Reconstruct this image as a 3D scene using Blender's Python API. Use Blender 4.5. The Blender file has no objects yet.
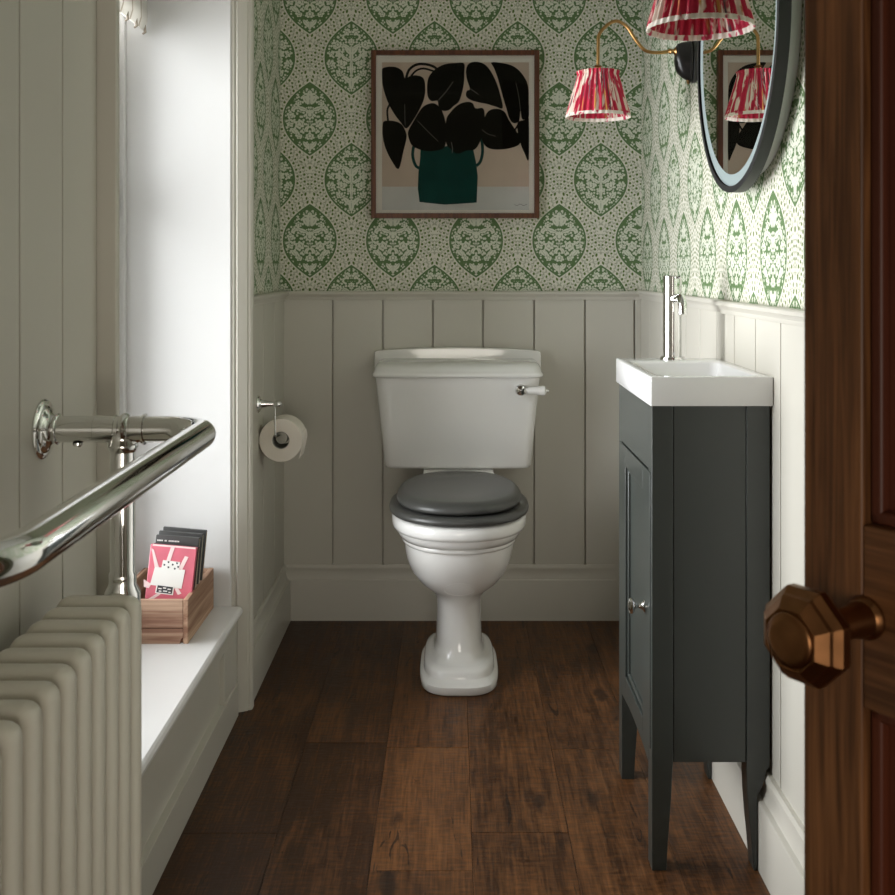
import bpy, bmesh, math, random
from mathutils import Vector, Matrix

S = bpy.context.scene
COL = S.collection
PI = math.pi
K = 0.9056                       # depth unit used when the place was measured


def d(y):
    return y * K


# ------------------------------------------------------------------ camera, light, exposure
cam_data = bpy.data.cameras.new('camera')
cam = bpy.data.objects.new('camera', cam_data)
COL.objects.link(cam)
cam.location = (0, 0, 1.05)
cam.rotation_euler = (PI / 2, 0, 0)
cam_data.sensor_width = 36
cam_data.lens = 1092 / 895 * 36
cam_data.shift_x = -0.0061
cam_data.shift_y = -0.2006
cam_data.clip_start = 0.02
cam_data.dof.use_dof = True
cam_data.dof.focus_distance = 2.5
cam_data.dof.aperture_fstop = 18
S.camera = cam

world = bpy.data.worlds.new('sky')
S.world = world
world.use_nodes = True
world.node_tree.nodes['Background'].inputs[0].default_value = (0.80, 0.90, 1.0, 1)
world.node_tree.nodes['Background'].inputs[1].default_value = 2.5

S.view_settings.view_transform = 'Standard'
S.view_settings.look = 'None'
S.view_settings.gamma = 1
S.view_settings.use_curve_mapping = False
S.view_settings.exposure = 0.0


def area_light(name, loc, direction, sx, sy, power, color):
    ld = bpy.data.lights.new(name, 'AREA')
    ld.shape = 'RECTANGLE'
    ld.size, ld.size_y = sx, sy
    ld.energy = power
    ld.color = color
    o = bpy.data.objects.new(name, ld)
    COL.objects.link(o)
    o.location = loc
    o.rotation_euler = Vector(direction).to_track_quat('-Z', 'Y').to_euler()
    return o


sun_window = area_light('window_daylight', (-0.835, 2.06, 1.22), (1, 0.0, -0.03), 0.94, 1.78, 28, (0.985, 0.985, 0.985))
sun_window.data.spread = math.radians(122)
area_light('hall_fill_light', (0.30, -1.50, 0.80), (-0.15, 1, 0.05), 1.2, 0.95, 19, (1.0, 0.93, 0.82))  # added fill from behind the camera


# ------------------------------------------------------------------ node expression helper
class E:
    def __init__(s, nt, v):
        s.nt, s.v = nt, v

    def _op(s, op, *a, clamp=False):
        n = s.nt.nodes.new('ShaderNodeMath')
        n.operation = op
        n.use_clamp = clamp
        for i, x in enumerate((s,) + a):
            if isinstance(x, E):
                if isinstance(x.v, (int, float)):
                    n.inputs[i].default_value = x.v
                else:
                    s.nt.links.new(x.v, n.inputs[i])
            else:
                n.inputs[i].default_value = x
        return E(s.nt, n.outputs[0])

    def __add__(s, o): return s._op('ADD', o)
    def __radd__(s, o): return s._op('ADD', o)
    def __sub__(s, o): return s._op('SUBTRACT', o)
    def __rsub__(s, o): return E(s.nt, o)._op('SUBTRACT', s)
    def __mul__(s, o): return s._op('MULTIPLY', o)
    def __rmul__(s, o): return s._op('MULTIPLY', o)
    def __truediv__(s, o): return s._op('DIVIDE', o)
    def __neg__(s): return s * -1.0
    def abs(s): return s._op('ABSOLUTE')
    def sqrt(s): return s._op('SQRT')
    def sin(s): return s._op('SINE')
    def cos(s): return s._op('COSINE')
    def fract(s): return s._op('FRACT')
    def floor(s): return s._op('FLOOR')
    def pow(s, p): return s._op('POWER', p)
    def atan2(s, o): return s._op('ARCTAN2', o)
    def lt(s, o): return s._op('LESS_THAN', o)
    def gt(s, o): return s._op('GREATER_THAN', o)
    def min(s, o): return s._op('MINIMUM', o)
    def max(s, o): return s._op('MAXIMUM', o)
    def clamp(s): return s._op('ADD', 0.0, clamp=True)
    def mod(s, m): return s._op('FLOORED_MODULO', m)
    def step(s, w): return (s / w + 0.5).clamp()      # 0..1 ramp around zero


def new_mat(name):
    m = bpy.data.materials.new(name)
    m.use_nodes = True
    return m, m.node_tree, m.node_tree.nodes['Principled BSDF']


def simple(name, col, rough=0.5, metal=0.0, spec=0.5, coat=0.0, bump=0.0, bscale=60, vary=0.0):
    m, nt, b = new_mat(name)
    b.inputs['Base Color'].default_value = (*col, 1)
    b.inputs['Roughness'].default_value = rough
    b.inputs['Metallic'].default_value = metal
    b.inputs['Specular IOR Level'].default_value = spec
    b.inputs['Coat Weight'].default_value = coat
    if bump or vary:
        tc = nt.nodes.new('ShaderNodeTexCoord')
        nz = nt.nodes.new('ShaderNodeTexNoise')
        nz.inputs['Scale'].default_value = bscale
        nz.inputs['Detail'].default_value = 4
        nt.links.new(tc.outputs['Object'], nz.inputs['Vector'])
        if bump:
            bp = nt.nodes.new('ShaderNodeBump')
            bp.inputs['Strength'].default_value = bump
            bp.inputs['Distance'].default_value = 0.002
            nt.links.new(nz.outputs[0], bp.inputs['Height'])
            nt.links.new(bp.outputs[0], b.inputs['Normal'])
        if vary:
            mx = nt.nodes.new('ShaderNodeMix')
            mx.data_type = 'RGBA'
            mx.inputs[6].default_value = (*[c * (1 - vary) for c in col], 1)
            mx.inputs[7].default_value = (*[min(1, c * (1 + vary)) for c in col], 1)
            nt.links.new(nz.outputs[0], mx.inputs[0])
            nt.links.new(mx.outputs[2], b.inputs['Base Color'])
    return m


def mixc(nt, f, a, b):
    mx = nt.nodes.new('ShaderNodeMix')
    mx.data_type = 'RGBA'
    if isinstance(f, E):
        nt.links.new(f.v, mx.inputs[0])
    else:
        nt.links.new(f, mx.inputs[0])
    for i, c in ((6, a), (7, b)):
        if isinstance(c, tuple):
            mx.inputs[i].default_value = (*c, 1)
        else:
            nt.links.new(c, mx.inputs[i])
    return mx.outputs[2]


def coords(nt, kind='Object'):
    tc = nt.nodes.new('ShaderNodeTexCoord')
    sp = nt.nodes.new('ShaderNodeSeparateXYZ')
    nt.links.new(tc.outputs[kind], sp.inputs[0])
    return tc, [E(nt, sp.outputs[i]) for i in range(3)]


def combine(nt, x, y, z):
    c = nt.nodes.new('ShaderNodeCombineXYZ')
    for i, v in enumerate((x, y, z)):
        if isinstance(v, E):
            nt.links.new(v.v, c.inputs[i])
        else:
            c.inputs[i].default_value = v
    return c.outputs[0]


def noise(nt, vec, scale, detail=3, rough=0.5, dist=0.0):
    n = nt.nodes.new('ShaderNodeTexNoise')
    n.inputs['Scale'].default_value = scale
    n.inputs['Detail'].default_value = detail
    n.inputs['Roughness'].default_value = rough
    n.inputs['Distortion'].default_value = dist
    nt.links.new(vec, n.inputs['Vector'])
    return E(nt, n.outputs[0])


# ------------------------------------------------------------------ materials
CREAM = (0.72, 0.695, 0.61)
GREEN = (0.115, 0.190, 0.078)
OLIVE = (0.11, 0.17, 0.035)


def wallpaper(name, axis, u0, v0):
    m, nt, b = new_mat(name)
    tc, xyz = coords(nt)
    x = xyz[axis] - u0
    z = xyz[2] - v0
    a, bb, W, H, p = 0.1245, 0.365, 0.0805, 0.1105, 2.2
    xa = (x + a).mod(2 * a) - a
    za = (z + bb / 2).mod(bb) - bb / 2
    xb = x.mod(2 * a) - a
    zb = z.mod(bb) - bb / 2

    def dist(xx, zz):
        t = zz.abs() / H
        w = (1.0 - t.pow(p)) * W
        sl = t.pow(p - 1) * (W * p / H)
        return (xx.abs() - w) / (sl * sl + 1.0).sqrt()
    ea, eb = dist(xa, za), dist(xb, zb)
    isb = eb.lt(ea)
    e = ea.min(eb)
    X = (xa + (xb - xa) * isb).abs()
    Z = za + (zb - za) * isb
    inside = (0.0 - e).step(0.0006)
    ring = (e + 0.0052).step(0.0008)

    def flower(cx, cz, r, n, hole=0.33):
        dx, dz = X - cx, Z - cz
        rr = (dx * dx + dz * dz).sqrt() / r
        an = dx.atan2(dz)
        pet = (an * n).cos() * 0.16 + 0.84
        body = (pet - rr).step(0.12)
        ringm = (0.10 - (rr - hole - 0.08).abs()).step(0.08)
        return body * (1.0 - ringm * 0.75)

    def leaf(cx, cz, ang, L, w):
        dx, dz = X - cx, Z - cz
        c, s = math.cos(ang), math.sin(ang)
        u = (dx * c + dz * s) / L
        v = (dz * c - dx * s) / w
        q = (u * u + v.abs()) 
        rib = (0.16 - v.abs()).step(0.1)
        return (1.0 - q).step(0.2) * (1.0 - rib * 0.5)

    def mx(lst):
        r = lst[0]
        for q in lst[1:]:
            r = r.max(q)
        return r
    fa = mx([flower(0, 0.012, 0.0165, 8), flower(0.031, -0.016, 0.0155, 6), flower(0.058, 0.012, 0.0115, 5),
             flower(0.034, 0.048, 0.0105, 6), flower(0, -0.052, 0.0125, 5), flower(0.032, -0.052, 0.0095, 5),
             flower(0.062, -0.016, 0.0085, 5),
             leaf(0, 0.066, PI / 2, 0.022, 0.010), leaf(0.013, 0.058, 1.1, 0.015, 0.007), leaf(0.022, 0.030, 0.35, 0.018, 0.006),
             leaf(0.048, 0.031, 2.4, 0.012, 0.006), leaf(0.012, -0.078, 0.9, 0.014, 0.006), leaf(0.0, -0.088, PI / 2, 0.012, 0.005),
             leaf(0.048, -0.036, 0.9, 0.012, 0.006), leaf(0.010, -0.030, 2.2, 0.012, 0.005)])
    fb = mx([flower(0.041, 0.040, 0.0125, 6), flower(0.036, 0.012, 0.0145, 6), flower(0.030, -0.018, 0.0130, 6),
             flower(0.060, 0.010, 0.0085, 5), flower(0.036, -0.047, 0.0100, 5), flower(0.014, 0.076, 0.0105, 5),
             flower(0.056, -0.018, 0.0095, 5), flower(0, 0.048, 0.0110, 7),
             leaf(0.010, 0.022, 0.9, 0.020, 0.006), leaf(0.015, 0.034, 0.5, 0.016, 0.0055), leaf(0, 0.012, PI / 2, 0.030, 0.006),
             leaf(0, -0.030, PI / 2, 0.030, 0.005), leaf(0.013, -0.064, 0.8, 0.018, 0.007), leaf(0, -0.078, PI / 2, 0.018, 0.008),
             leaf(0.014, -0.004, 0.7, 0.012, 0.005)])
    vo = nt.nodes.new('ShaderNodeTexVoronoi')
    vo.inputs['Scale'].default_value = 125
    nt.links.new(combine(nt, X, Z, isb * 0.5), vo.inputs['Vector'])
    blobs = (0.45 - E(nt, vo.outputs['Distance'])).step(0.12)
    white = (fa + (fb - fa) * isb).max(blobs * 0.95)
    white = white * (1.0 - ring)                    # green border band
    # vines of berries and little leaves in the bands between
    an = Z.atan2(X)
    rad = (X * X + Z * Z).sqrt()
    vines = None
    for q, (e0, n_) in enumerate(((0.0075, 27), (0.0180, 30), (0.0285, 33), (0.0390, 36))):
        per = 2 * PI / n_
        ph_ = an / per + 0.37 * q
        du = (ph_.fract() - 0.5) * per * rad
        dv = e - e0
        big = 0.0036 if q % 2 == 0 else 0.0030
        berry = (big - (du * du + dv * dv).sqrt()).step(0.0008)
        du2 = ((ph_ + 0.5).fract() - 0.5) * per * rad
        dv2 = dv - 0.0022
        t1, t2 = (du2 + dv2) * 0.7, (du2 - dv2) * 0.7
        lf = (0.0040 - (t1.abs() * 0.62 + t2.abs() * 2.2)).step(0.0010) * 0.5
        t3, t4 = (du2 + dv2 + 0.0050) * 0.7, (du2 - dv2 - 0.0050) * 0.7
        lf2 = (0.0036 - (t4.abs() * 0.62 + t3.abs() * 2.2)).step(0.0010) * 0.5
        st = (0.0006 - (dv - (ph_ * PI).sin() * 0.0035).abs()).step(0.0008) * 0.55
        g_ = berry.max(lf).max(lf2).max(st)
        vines = g_ if vines is None else vines.max(g_)
    vines = vines * (1.0 - inside) * (e.lt(0.047))
    col = mixc(nt, vines, CREAM, OLIVE)
    incol = mixc(nt, white.clamp(), GREEN, (0.68, 0.69, 0.58))
    col = mixc(nt, inside, col, incol)
    nt.links.new(col, b.inputs['Base Color'])
    b.inputs['Roughness'].default_value = 0.75
    b.inputs['Specular IOR Level'].default_value = 0.2
    return m


PAPER_BACK = wallpaper('wallpaper_back', 0, -0.4287, 1.1315)
PAPER_RIGHT = wallpaper('wallpaper_right', 1, 1.928, 1.078)
PAPER_LEFT = wallpaper('wallpaper_left', 1, 2.93, 1.1315)
PAINT = simple('greige_panel_paint', (0.555, 0.532, 0.465), 0.42, bump=0.06, bscale=45)
TRIMP = simple('greige_trim_paint', (0.570, 0.545, 0.478), 0.36)
WHITEP = simple('white_reveal_paint', (0.70, 0.695, 0.68), 0.5, bump=0.05, bscale=30)
SILLP = simple('white_sill_paint', (0.72, 0.71, 0.69), 0.35)
CEIL = simple('ceiling_paint', (0.80, 0.79, 0.76), 0.8)
HALLP = simple('hall_paint', (0.42, 0.40, 0.34), 0.8)
CERAMIC = simple('white_ceramic', (0.80, 0.79, 0.76), 0.08, spec=0.6, coat=0.5)
CERAMIC2 = simple('basin_ceramic', (0.86, 0.855, 0.85), 0.10, spec=0.55, coat=0.3)
SEATM = simple('dark_grey_lacquer', (0.058, 0.058, 0.054), 0.32, spec=0.5)
CHROME = simple('chrome', (0.80, 0.80, 0.79), 0.06, metal=1.0)
BRASS = simple('aged_brass', (0.44, 0.26, 0.10), 0.30, metal=1.0)
BRONZE = simple('bronze_knob', (0.25, 0.115, 0.048), 0.33, metal=1.0, vary=0.5, bscale=45)
BLACKM = simple('matt_black', (0.014, 0.014, 0.015), 0.45)
BLACKW = simple('black_painted_wood', (0.010, 0.009, 0.009), 0.28)
CABM = simple('charcoal_cabinet_paint', (0.032, 0.038, 0.034), 0.36, spec=0.6, coat=0.25)
CABG = simple('cabinet_groove', (0.03, 0.033, 0.031), 0.6)
RADM = simple('radiator_enamel', (0.74, 0.705, 0.61), 0.34)
FROST = simple('frosted_mirror_band', (0.30, 0.36, 0.36), 0.4)
MIRROR = simple('mirror_silver', (0.86, 0.88, 0.87), 0.004, metal=1.0)
WHITEPL = simple('white_plastic', (0.75, 0.75, 0.74), 0.5)
PAPERW = simple('tissue_paper', (0.80, 0.74, 0.66), 0.9, bump=0.2, bscale=200)
CARD = simple('grey_cardboard', (0.30, 0.29, 0.26), 0.9)


def grain(name, c1, c2, axis, scale=1.0, rough=0.45, attr=False, spec=0.4):
    """streaky wood, grain running along axis (0, 1 or 2)"""
    m, nt, b = new_mat(name)
    tc, xyz = coords(nt)
    f = [38.0 * scale] * 3
    f[axis] = 1.6 * scale
    v = combine(nt, xyz[0] * f[0], xyz[1] * f[1], xyz[2] * f[2])
    n1 = noise(nt, v, 1.0, 4, 0.55, 0.6)
    f2 = [150.0 * scale] * 3
    f2[axis] = 5.0 * scale
    v2 = combine(nt, xyz[0] * f2[0], xyz[1] * f2[1], xyz[2] * f2[2])
    n2 = noise(nt, v2, 1.0, 2)
    t = ((n1 - 0.38) * 3.0 + (n2 - 0.5) * 0.8).clamp()
    nt.links.new(mixc(nt, t, c1, c2), b.inputs['Base Color'])
    b.inputs['Roughness'].default_value = rough
    b.inputs['Specular IOR Level'].default_value = spec
    return m


def floor_wood():
    m, nt, b = new_mat('dark_oak_planks')
    at = nt.nodes.new('ShaderNodeAttribute')
    at.attribute_name = 'plank'
    sp = nt.nodes.new('ShaderNodeSeparateXYZ')
    nt.links.new(at.outputs['Vector'], sp.inputs[0])
    tint, off, edge = [E(nt, sp.outputs[i]) for i in range(3)]
    tc, (x, y, z) = coords(nt)
    yy = y + off * 17.0
    v = combine(nt, x * 26.0 + off * 31.0, yy * 2.2, off * 9.0)
    n1 = noise(nt, v, 1.0, 5, 0.6, 1.2)
    v2 = combine(nt, x * 190.0, yy * 9.0, off)
    n2 = noise(nt, v2, 1.0, 3, 0.6)
    v3 = combine(nt, x * 34.0, yy * 120.0, off)         # cross flecks of the saw
    n3 = noise(nt, v3, 1.0, 2, 0.5)
    v4 = combine(nt, x * 7.0, yy * 5.0, off * 3.0)
    n4 = noise(nt, v4, 1.0, 2)
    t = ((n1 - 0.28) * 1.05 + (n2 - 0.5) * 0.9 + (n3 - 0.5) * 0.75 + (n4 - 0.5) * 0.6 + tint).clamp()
    col = mixc(nt, t, (0.044, 0.0165, 0.0050), (0.275, 0.115, 0.038))
    vk = combine(nt, x * 6.0 + off * 5.0, yy * 2.2, 0.0)
    vo = nt.nodes.new('ShaderNodeTexVoronoi')
    vo.inputs['Scale'].default_value = 1.0
    wb = noise(nt, combine(nt, x * 40.0, yy * 25.0, off), 1.0, 2)
    nt.links.new(vk, vo.inputs['Vector'])
    knot = ((0.10 - E(nt, vo.outputs['Distance'])) + (wb - 0.5) * 0.12).step(0.05)
    vc = combine(nt, x * 30.0 + off * 3.0, yy * 3.5, 3.0)
    nc = noise(nt, vc, 1.0, 3, 0.6, 2.0)
    crack = (0.335 - nc).step(0.03)
    col = mixc(nt, knot.max(crack) * 0.75, col, (0.012, 0.006, 0.004))
    nt.links.new(col, b.inputs['Base Color'])
    nt.links.new(((n1 * 0.25) + 0.34 + (n3 - 0.5) * 0.25).v, b.inputs['Roughness'])
    b.inputs['Specular IOR Level'].default_value = 0.35
    bp = nt.nodes.new('ShaderNodeBump')
    bp.inputs['Strength'].default_value = 0.25
    bp.inputs['Distance'].default_value = 0.002
    nt.links.new((n2 + n3).v, bp.inputs['Height'])
    nt.links.new(bp.outputs[0], b.inputs['Normal'])
    return m


FLOORM = floor_wood()
GAPM = simple('plank_gap', (0.016, 0.008, 0.004), 0.9)
DOORV = grain('pine_upright_grain', (0.080, 0.030, 0.010), (0.25, 0.105, 0.038), 2, 2.6, 0.42)
DOORH = grain('pine_cross_grain', (0.080, 0.030, 0.010), (0.22, 0.092, 0.034), 0, 2.2, 0.42)
DOORP = grain('pine_panel_grain', (0.060, 0.014, 0.006), (0.11, 0.026, 0.010), 2, 0.8, 0.45)
FRAMEW = grain('picture_frame_wood', (0.085, 0.026, 0.011), (0.16, 0.055, 0.022), 2, 2.0, 0.4)
CRATEW = grain('reclaimed_pine', (0.24, 0.12, 0.078), (0.62, 0.43, 0.30), 0, 1.1, 0.75)
CRATEW2 = grain('reclaimed_pine_side', (0.26, 0.13, 0.080), (0.56, 0.37, 0.25), 1, 1.1, 0.75)


def ikat():
    m, nt, b = new_mat('red_ikat_pleated_cotton')
    tc, (x, y, z) = coords(nt)
    an = x.atan2(y) / (2 * PI)
    v = combine(nt, an * 30.0, z * 14.0, 0.0)
    n1 = noise(nt, v, 1.0, 3, 0.6, 0.6)
    v2 = combine(nt, an * 60.0, z * 9.0, 5.0)
    n2 = noise(nt, v2, 1.0, 2)
    v3 = combine(nt, an * 24.0, z * 7.0, 11.0)
    n3 = noise(nt, v3, 1.0, 2)
    w = (n1 - 0.555).step(0.05)
    col = mixc(nt, w, (0.50, 0.012, 0.050), (0.80, 0.66, 0.56))
    col = mixc(nt, (n2 - 0.64).step(0.04), col, (0.11, 0.075, 0.085))
    col = mixc(nt, (n3 - 0.66).step(0.04), col, (0.55, 0.25, 0.06))
    nt.links.new(col, b.inputs['Base Color'])
    b.inputs['Roughness'].default_value = 0.8
    return m


def hem():
    m, nt, b = new_mat('ikat_hem_band')
    tc, (x, y, z) = coords(nt)
    an = x.atan2(y) / (2 * PI)
    n1 = noise(nt, combine(nt, an * 26.0, z * 30.0, 2.0), 1.0, 2)
    nt.links.new(mixc(nt, (n1 - 0.56).step(0.04), (0.78, 0.70, 0.62), (0.48, 0.03, 0.08)), b.inputs['Base Color'])
    b.inputs['Roughness'].default_value = 0.8
    return m


def blind_mat():
    m, nt, b = new_mat('striped_linen_blind')
    tc, (x, y, z) = coords(nt)
    s = (y / 0.068).fract()
    st = (0.06 - (s - 0.5).abs()).step(0.03)
    col = mixc(nt, st * 0.8, (0.80, 0.78, 0.74), (0.42, 0.36, 0.28))
    nt.links.new(col, b.inputs['Base Color'])
    b.inputs['Roughness'].default_value = 0.9
    tl = nt.nodes.new('ShaderNodeBsdfTranslucent')
    nt.links.new(col, tl.inputs['Color'])
    ms = nt.nodes.new('ShaderNodeMixShader')
    ms.inputs[0].default_value = 0.35
    nt.links.new(b.outputs[0], ms.inputs[1])
    nt.links.new(tl.outputs[0], ms.inputs[2])
    nt.links.new(ms.outputs[0], nt.nodes['Material Output'].inputs[0])
    return m


IKAT, HEM, BLINDM = ikat(), hem(), blind_mat()


def glass_mat(name, refl=0.08):
    m = bpy.data.materials.new(name)
    m.use_nodes = True
    nt = m.node_tree
    nt.nodes.clear()
    out = nt.nodes.new('ShaderNodeOutputMaterial')
    mixs = nt.nodes.new('ShaderNodeMixShader')
    fr = nt.nodes.new('ShaderNodeFresnel')
    fr.inputs[0].default_value = 1.3
    tr = nt.nodes.new('ShaderNodeBsdfTransparent')
    gl = nt.nodes.new('ShaderNodeBsdfGlossy')
    gl.inputs['Roughness'].default_value = 0.02
    nt.links.new(fr.outputs[0], mixs.inputs[0])
    nt.links.new(tr.outputs[0], mixs.inputs[1])
    nt.links.new(gl.outputs[0], mixs.inputs[2])
    nt.links.new(mixs.outputs[0], out.inputs[0])
    return m


GLASS = glass_mat('clear_glass')


# ------------------------------------------------------------------ mesh helpers
def obj(name, bm, mat, parent=None, sharp=35, bevel=0, smooth=True, segs=2):
    me = bpy.data.meshes.new(name)
    bmesh.ops.recalc_face_normals(bm, faces=bm.faces)
    bm.to_mesh(me)
    bm.free()
    for mt in (mat if isinstance(mat, (list, tuple)) else [mat]):
        me.materials.append(mt)
    if smooth:
        for p in me.polygons:
            p.use_smooth = True
        me.set_sharp_from_angle(angle=math.radians(sharp))
    o = bpy.data.objects.new(name, me)
    COL.objects.link(o)
    if parent:
        o.parent = parent
    if bevel:
        b = o.modifiers.new('bevel', 'BEVEL')
        b.width = bevel
        b.segments = segs
        b.limit_method = 'ANGLE'
        b.angle_limit = math.radians(40)
        b.harden_normals = True
    return o


def thing(name, label, cat, loc=(0, 0, 0), group=None):
    o = bpy.data.objects.new(name, None)
    COL.objects.link(o)
    o.location = loc
    o.empty_display_size = 0.05
    o['label'] = label
    o['category'] = cat
    if group:
        o['group'] = group
    return o


def structure(name, bm, mat, parent=None, **kw):
    o = obj(name, bm, mat, parent, **kw)
    if parent is None:
        o['kind'] = 'structure'
    return o


def box(bm, x0, x1, y0, y1, z0, z1, mi=0):
    vs = [bm.verts.new(p) for p in ((x0, y0, z0), (x1, y0, z0), (x1, y1, z0), (x0, y1, z0),
                                    (x0, y0, z1), (x1, y0, z1), (x1, y1, z1), (x0, y1, z1))]
    for f in ((0, 3, 2, 1), (4, 5, 6, 7), (0, 1, 5, 4), (1, 2, 6, 5), (2, 3, 7, 6), (3, 0, 4, 7)):
        fc = bm.faces.new([vs[i] for i in f])
        fc.material_index = mi
    return vs


def B(*a, **k):
    bm = bmesh.new()
    box(bm, *a, **k)
    return bm


def prism(bm, pts, a0, a1, fn):
    """closed outline pts (p, q), swept from a0 to a1; fn(p, q, a) gives xyz"""
    r0 = [bm.verts.new(fn(p, q, a0)) for p, q in pts]
    r1 = [bm.verts.new(fn(p, q, a1)) for p, q in pts]
    n = len(pts)
    for i in range(n):
        bm.faces.new((r0[i], r0[(i + 1) % n], r1[(i + 1) % n], r1[i]))
    bm.faces.new(r0[::-1])
    bm.faces.new(r1)
    return bm


def rings(bm, rs, cap0=True, cap1=True, mi=0):
    vr = [[bm.verts.new(p) for p in r] for r in rs]
    n = len(rs[0])
    for a, b in zip(vr, vr[1:]):
        for i in range(n):
            f = bm.faces.new((a[i], a[(i + 1) % n], b[(i + 1) % n], b[i]))
            f.material_index = mi
    if cap0:
        bm.faces.new(vr[0][::-1]).material_index = mi
    if cap1:
        bm.faces.new(vr[-1]).material_index = mi
    return bm


def frame_axes(ax):
    ax = Vector(ax).normalized()
    t = Vector((0, 0, 1)) if abs(ax.z) < 0.9 else Vector((0, 1, 0))
    u = ax.cross(t).normalized()
    return ax, u, ax.cross(u).normalized()


def lathe(bm, prof, origin, axis, n=32, phase=0.0, cap0=True, cap1=True):
    """prof: list of (radius, distance along axis)"""
    ax, u, v = frame_axes(axis)
    o = Vector(origin)
    rs = []
    for r, h in prof:
        r = max(r, 1e-5)
        rs.append([o + ax * h + (u * math.cos(phase + 2 * PI * i / n) + v * math.sin(phase + 2 * PI * i / n)) * r for i in range(n)])
    return rings(bm, rs, cap0, cap1)


def round_path(pts, rad, seg=8):
    out = [Vector(pts[0])]
    for i in range(1, len(pts) - 1):
        p0, p, p1 = Vector(pts[i - 1]), Vector(pts[i]), Vector(pts[i + 1])
        r = rad[i] if isinstance(rad, (list, tuple)) else rad
        a, b = (p0 - p).normalized(), (p1 - p).normalized()
        s, e = p + a * r, p + b * r
        th = a.angle(b)
        if th > PI - 0.01:
            out.append(p)
            continue
        R = r * math.tan(th / 2)
        c = p + (a + b).normalized() * (R / math.sin(th / 2))
        vs, ve = s - c, e - c
        tot = vs.angle(ve)
        nrm = vs.cross(ve).normalized()
        for k in range(seg + 1):
            out.append(c + Matrix.Rotation(tot * k / seg, 3, nrm) @ vs)
    out.append(Vector(pts[-1]))
    return out


def catmull(pts, n=6, closed=False):
    P = [Vector(p) for p in pts]
    m = len(P)
    out = []
    rng = range(m) if closed else range(m - 1)
    for i in rng:
        if closed:
            a, b, c, e = P[(i - 1) % m], P[i], P[(i + 1) % m], P[(i + 2) % m]
        else:
            a, b, c, e = P[max(i - 1, 0)], P[i], P[i + 1], P[min(i + 2, m - 1)]
        for k in range(n):
            t = k / n
            out.append(0.5 * ((2 * b) + (c - a) * t + (2 * a - 5 * b + 4 * c - e) * t * t + (3 * b - a - 3 * c + e) * t ** 3))
    if not closed:
        out.append(P[-1])
    return out


def tube(bm, path, r, n=16, rx=None):
    P = [Vector(p) for p in path]
    ax0 = (P[1] - P[0]).normalized()
    _, u, v = frame_axes(ax0)
    rs = []
    prev = ax0
    for i, p in enumerate(P):
        t = (P[min(i + 1, len(P) - 1)] - P[max(i - 1, 0)]).normalized()
        q = prev.rotation_difference(t)
        u = q @ u
        v = q @ v
        prev = t
        rr = r[i] if isinstance(r, (list, tuple)) else r
        rs.append([p + (u * math.cos(2 * PI * k / n) + v * math.sin(2 * PI * k / n)) * rr for k in range(n)])
    return rings(bm, rs)


def sell(cx, hw, yf, yb, z, n=2.4, N=56, nb=None):
    """superellipse ring; the back half may be squarer"""
    out = []
    yc, hl = (yf + yb) / 2, (yb - yf) / 2
    for i in range(N):
        t = 2 * PI * i / N
        c, s = math.cos(t), math.sin(t)
        e = (nb if (nb and s > 0) else n)
        out.append(Vector((cx + hw * math.copysign(abs(c) ** (2 / e), c), yc + hl * math.copysign(abs(s) ** (2 / e), s), z)))
    return out


# ================================================================== THE ROOM
YB = 3.270                       # wallpaper plane of the back wall
PB = YB - 0.012                   # face of the back panelling
XL, PL = -0.516, -0.504           # left wall: paper, panelling
XR, PR = 0.565, 0.561             # right wall: paper, panelling
CH = 2.45
DADO = 0.981
W0, W1 = d(1.725), d(2.84)        # window opening along the left wall
SILL = 0.253
YJ = 0.5565 * 1092 / 272                      # where the right panelling steps back

# floor: planks running away from the camera
bm = bmesh.new()
lay = bm.faces.layers.int.new('dummy')
planks = []
joints = {-4: [1.6], -3: [2.62, 0.9], -2: [d(2.24), 0.4], -1: [d(2.666), 1.0], 0: [d(2.10), 0.3, d(2.64)], 1: [d(2.242), 0.7], 2: [d(2.63), 1.1], 3: [1.7, 0.2]}
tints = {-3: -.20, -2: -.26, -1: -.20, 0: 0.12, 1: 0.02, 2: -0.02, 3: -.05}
rnd = random.Random(4)
xs0, wdt, g = -0.146, 0.1805, 0.0005
for c in range(-7, 7):
    x0 = xs0 + c * wdt
    js = sorted([-1.7] + joints.get(c, [rnd.uniform(0, 3)]) + [3.32])
    for y0, y1 in zip(js, js[1:]):
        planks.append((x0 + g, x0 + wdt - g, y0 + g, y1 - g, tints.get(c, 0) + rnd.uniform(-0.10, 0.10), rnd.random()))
fb = bmesh.new()
box(fb, -1.5, 1.5, -1.7, 3.32, -0.06, -0.0022)
for p in planks:
    x0, x1, y0, y1 = p[:4]
    h = 0.0008
    rings(fb, [[(x0, y0, -0.004), (x1, y0, -0.004), (x1, y1, -0.004), (x0, y1, -0.004)],
               [(x0, y0, -h * .5), (x1, y0, -h * .5), (x1, y1, -h * .5), (x0, y1, -h * .5)],
               [(x0 + h, y0 + h, 0), (x1 - h, y0 + h, 0), (x1 - h, y1 - h, 0), (x0 + h, y1 - h, 0)]], mi=1)
me_floor = structure('floor', fb, [GAPM, FLOORM], smooth=False)
me = me_floor.data
att = me.attributes.new('plank', 'FLOAT_VECTOR', 'FACE')
for poly in me.polygons:
    if poly.material_index == 1:
        cx, cy = poly.center.x, poly.center.y
        for p in planks:
            if p[0] - .002 <= cx <= p[1] + .002 and p[2] - .002 <= cy <= p[3] + .002:
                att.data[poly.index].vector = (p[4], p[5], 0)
                break

structure('ceiling', B(-1.5, 1.5, -1.7, 3.40, CH, CH + 0.08), CEIL, smooth=False)


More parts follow.
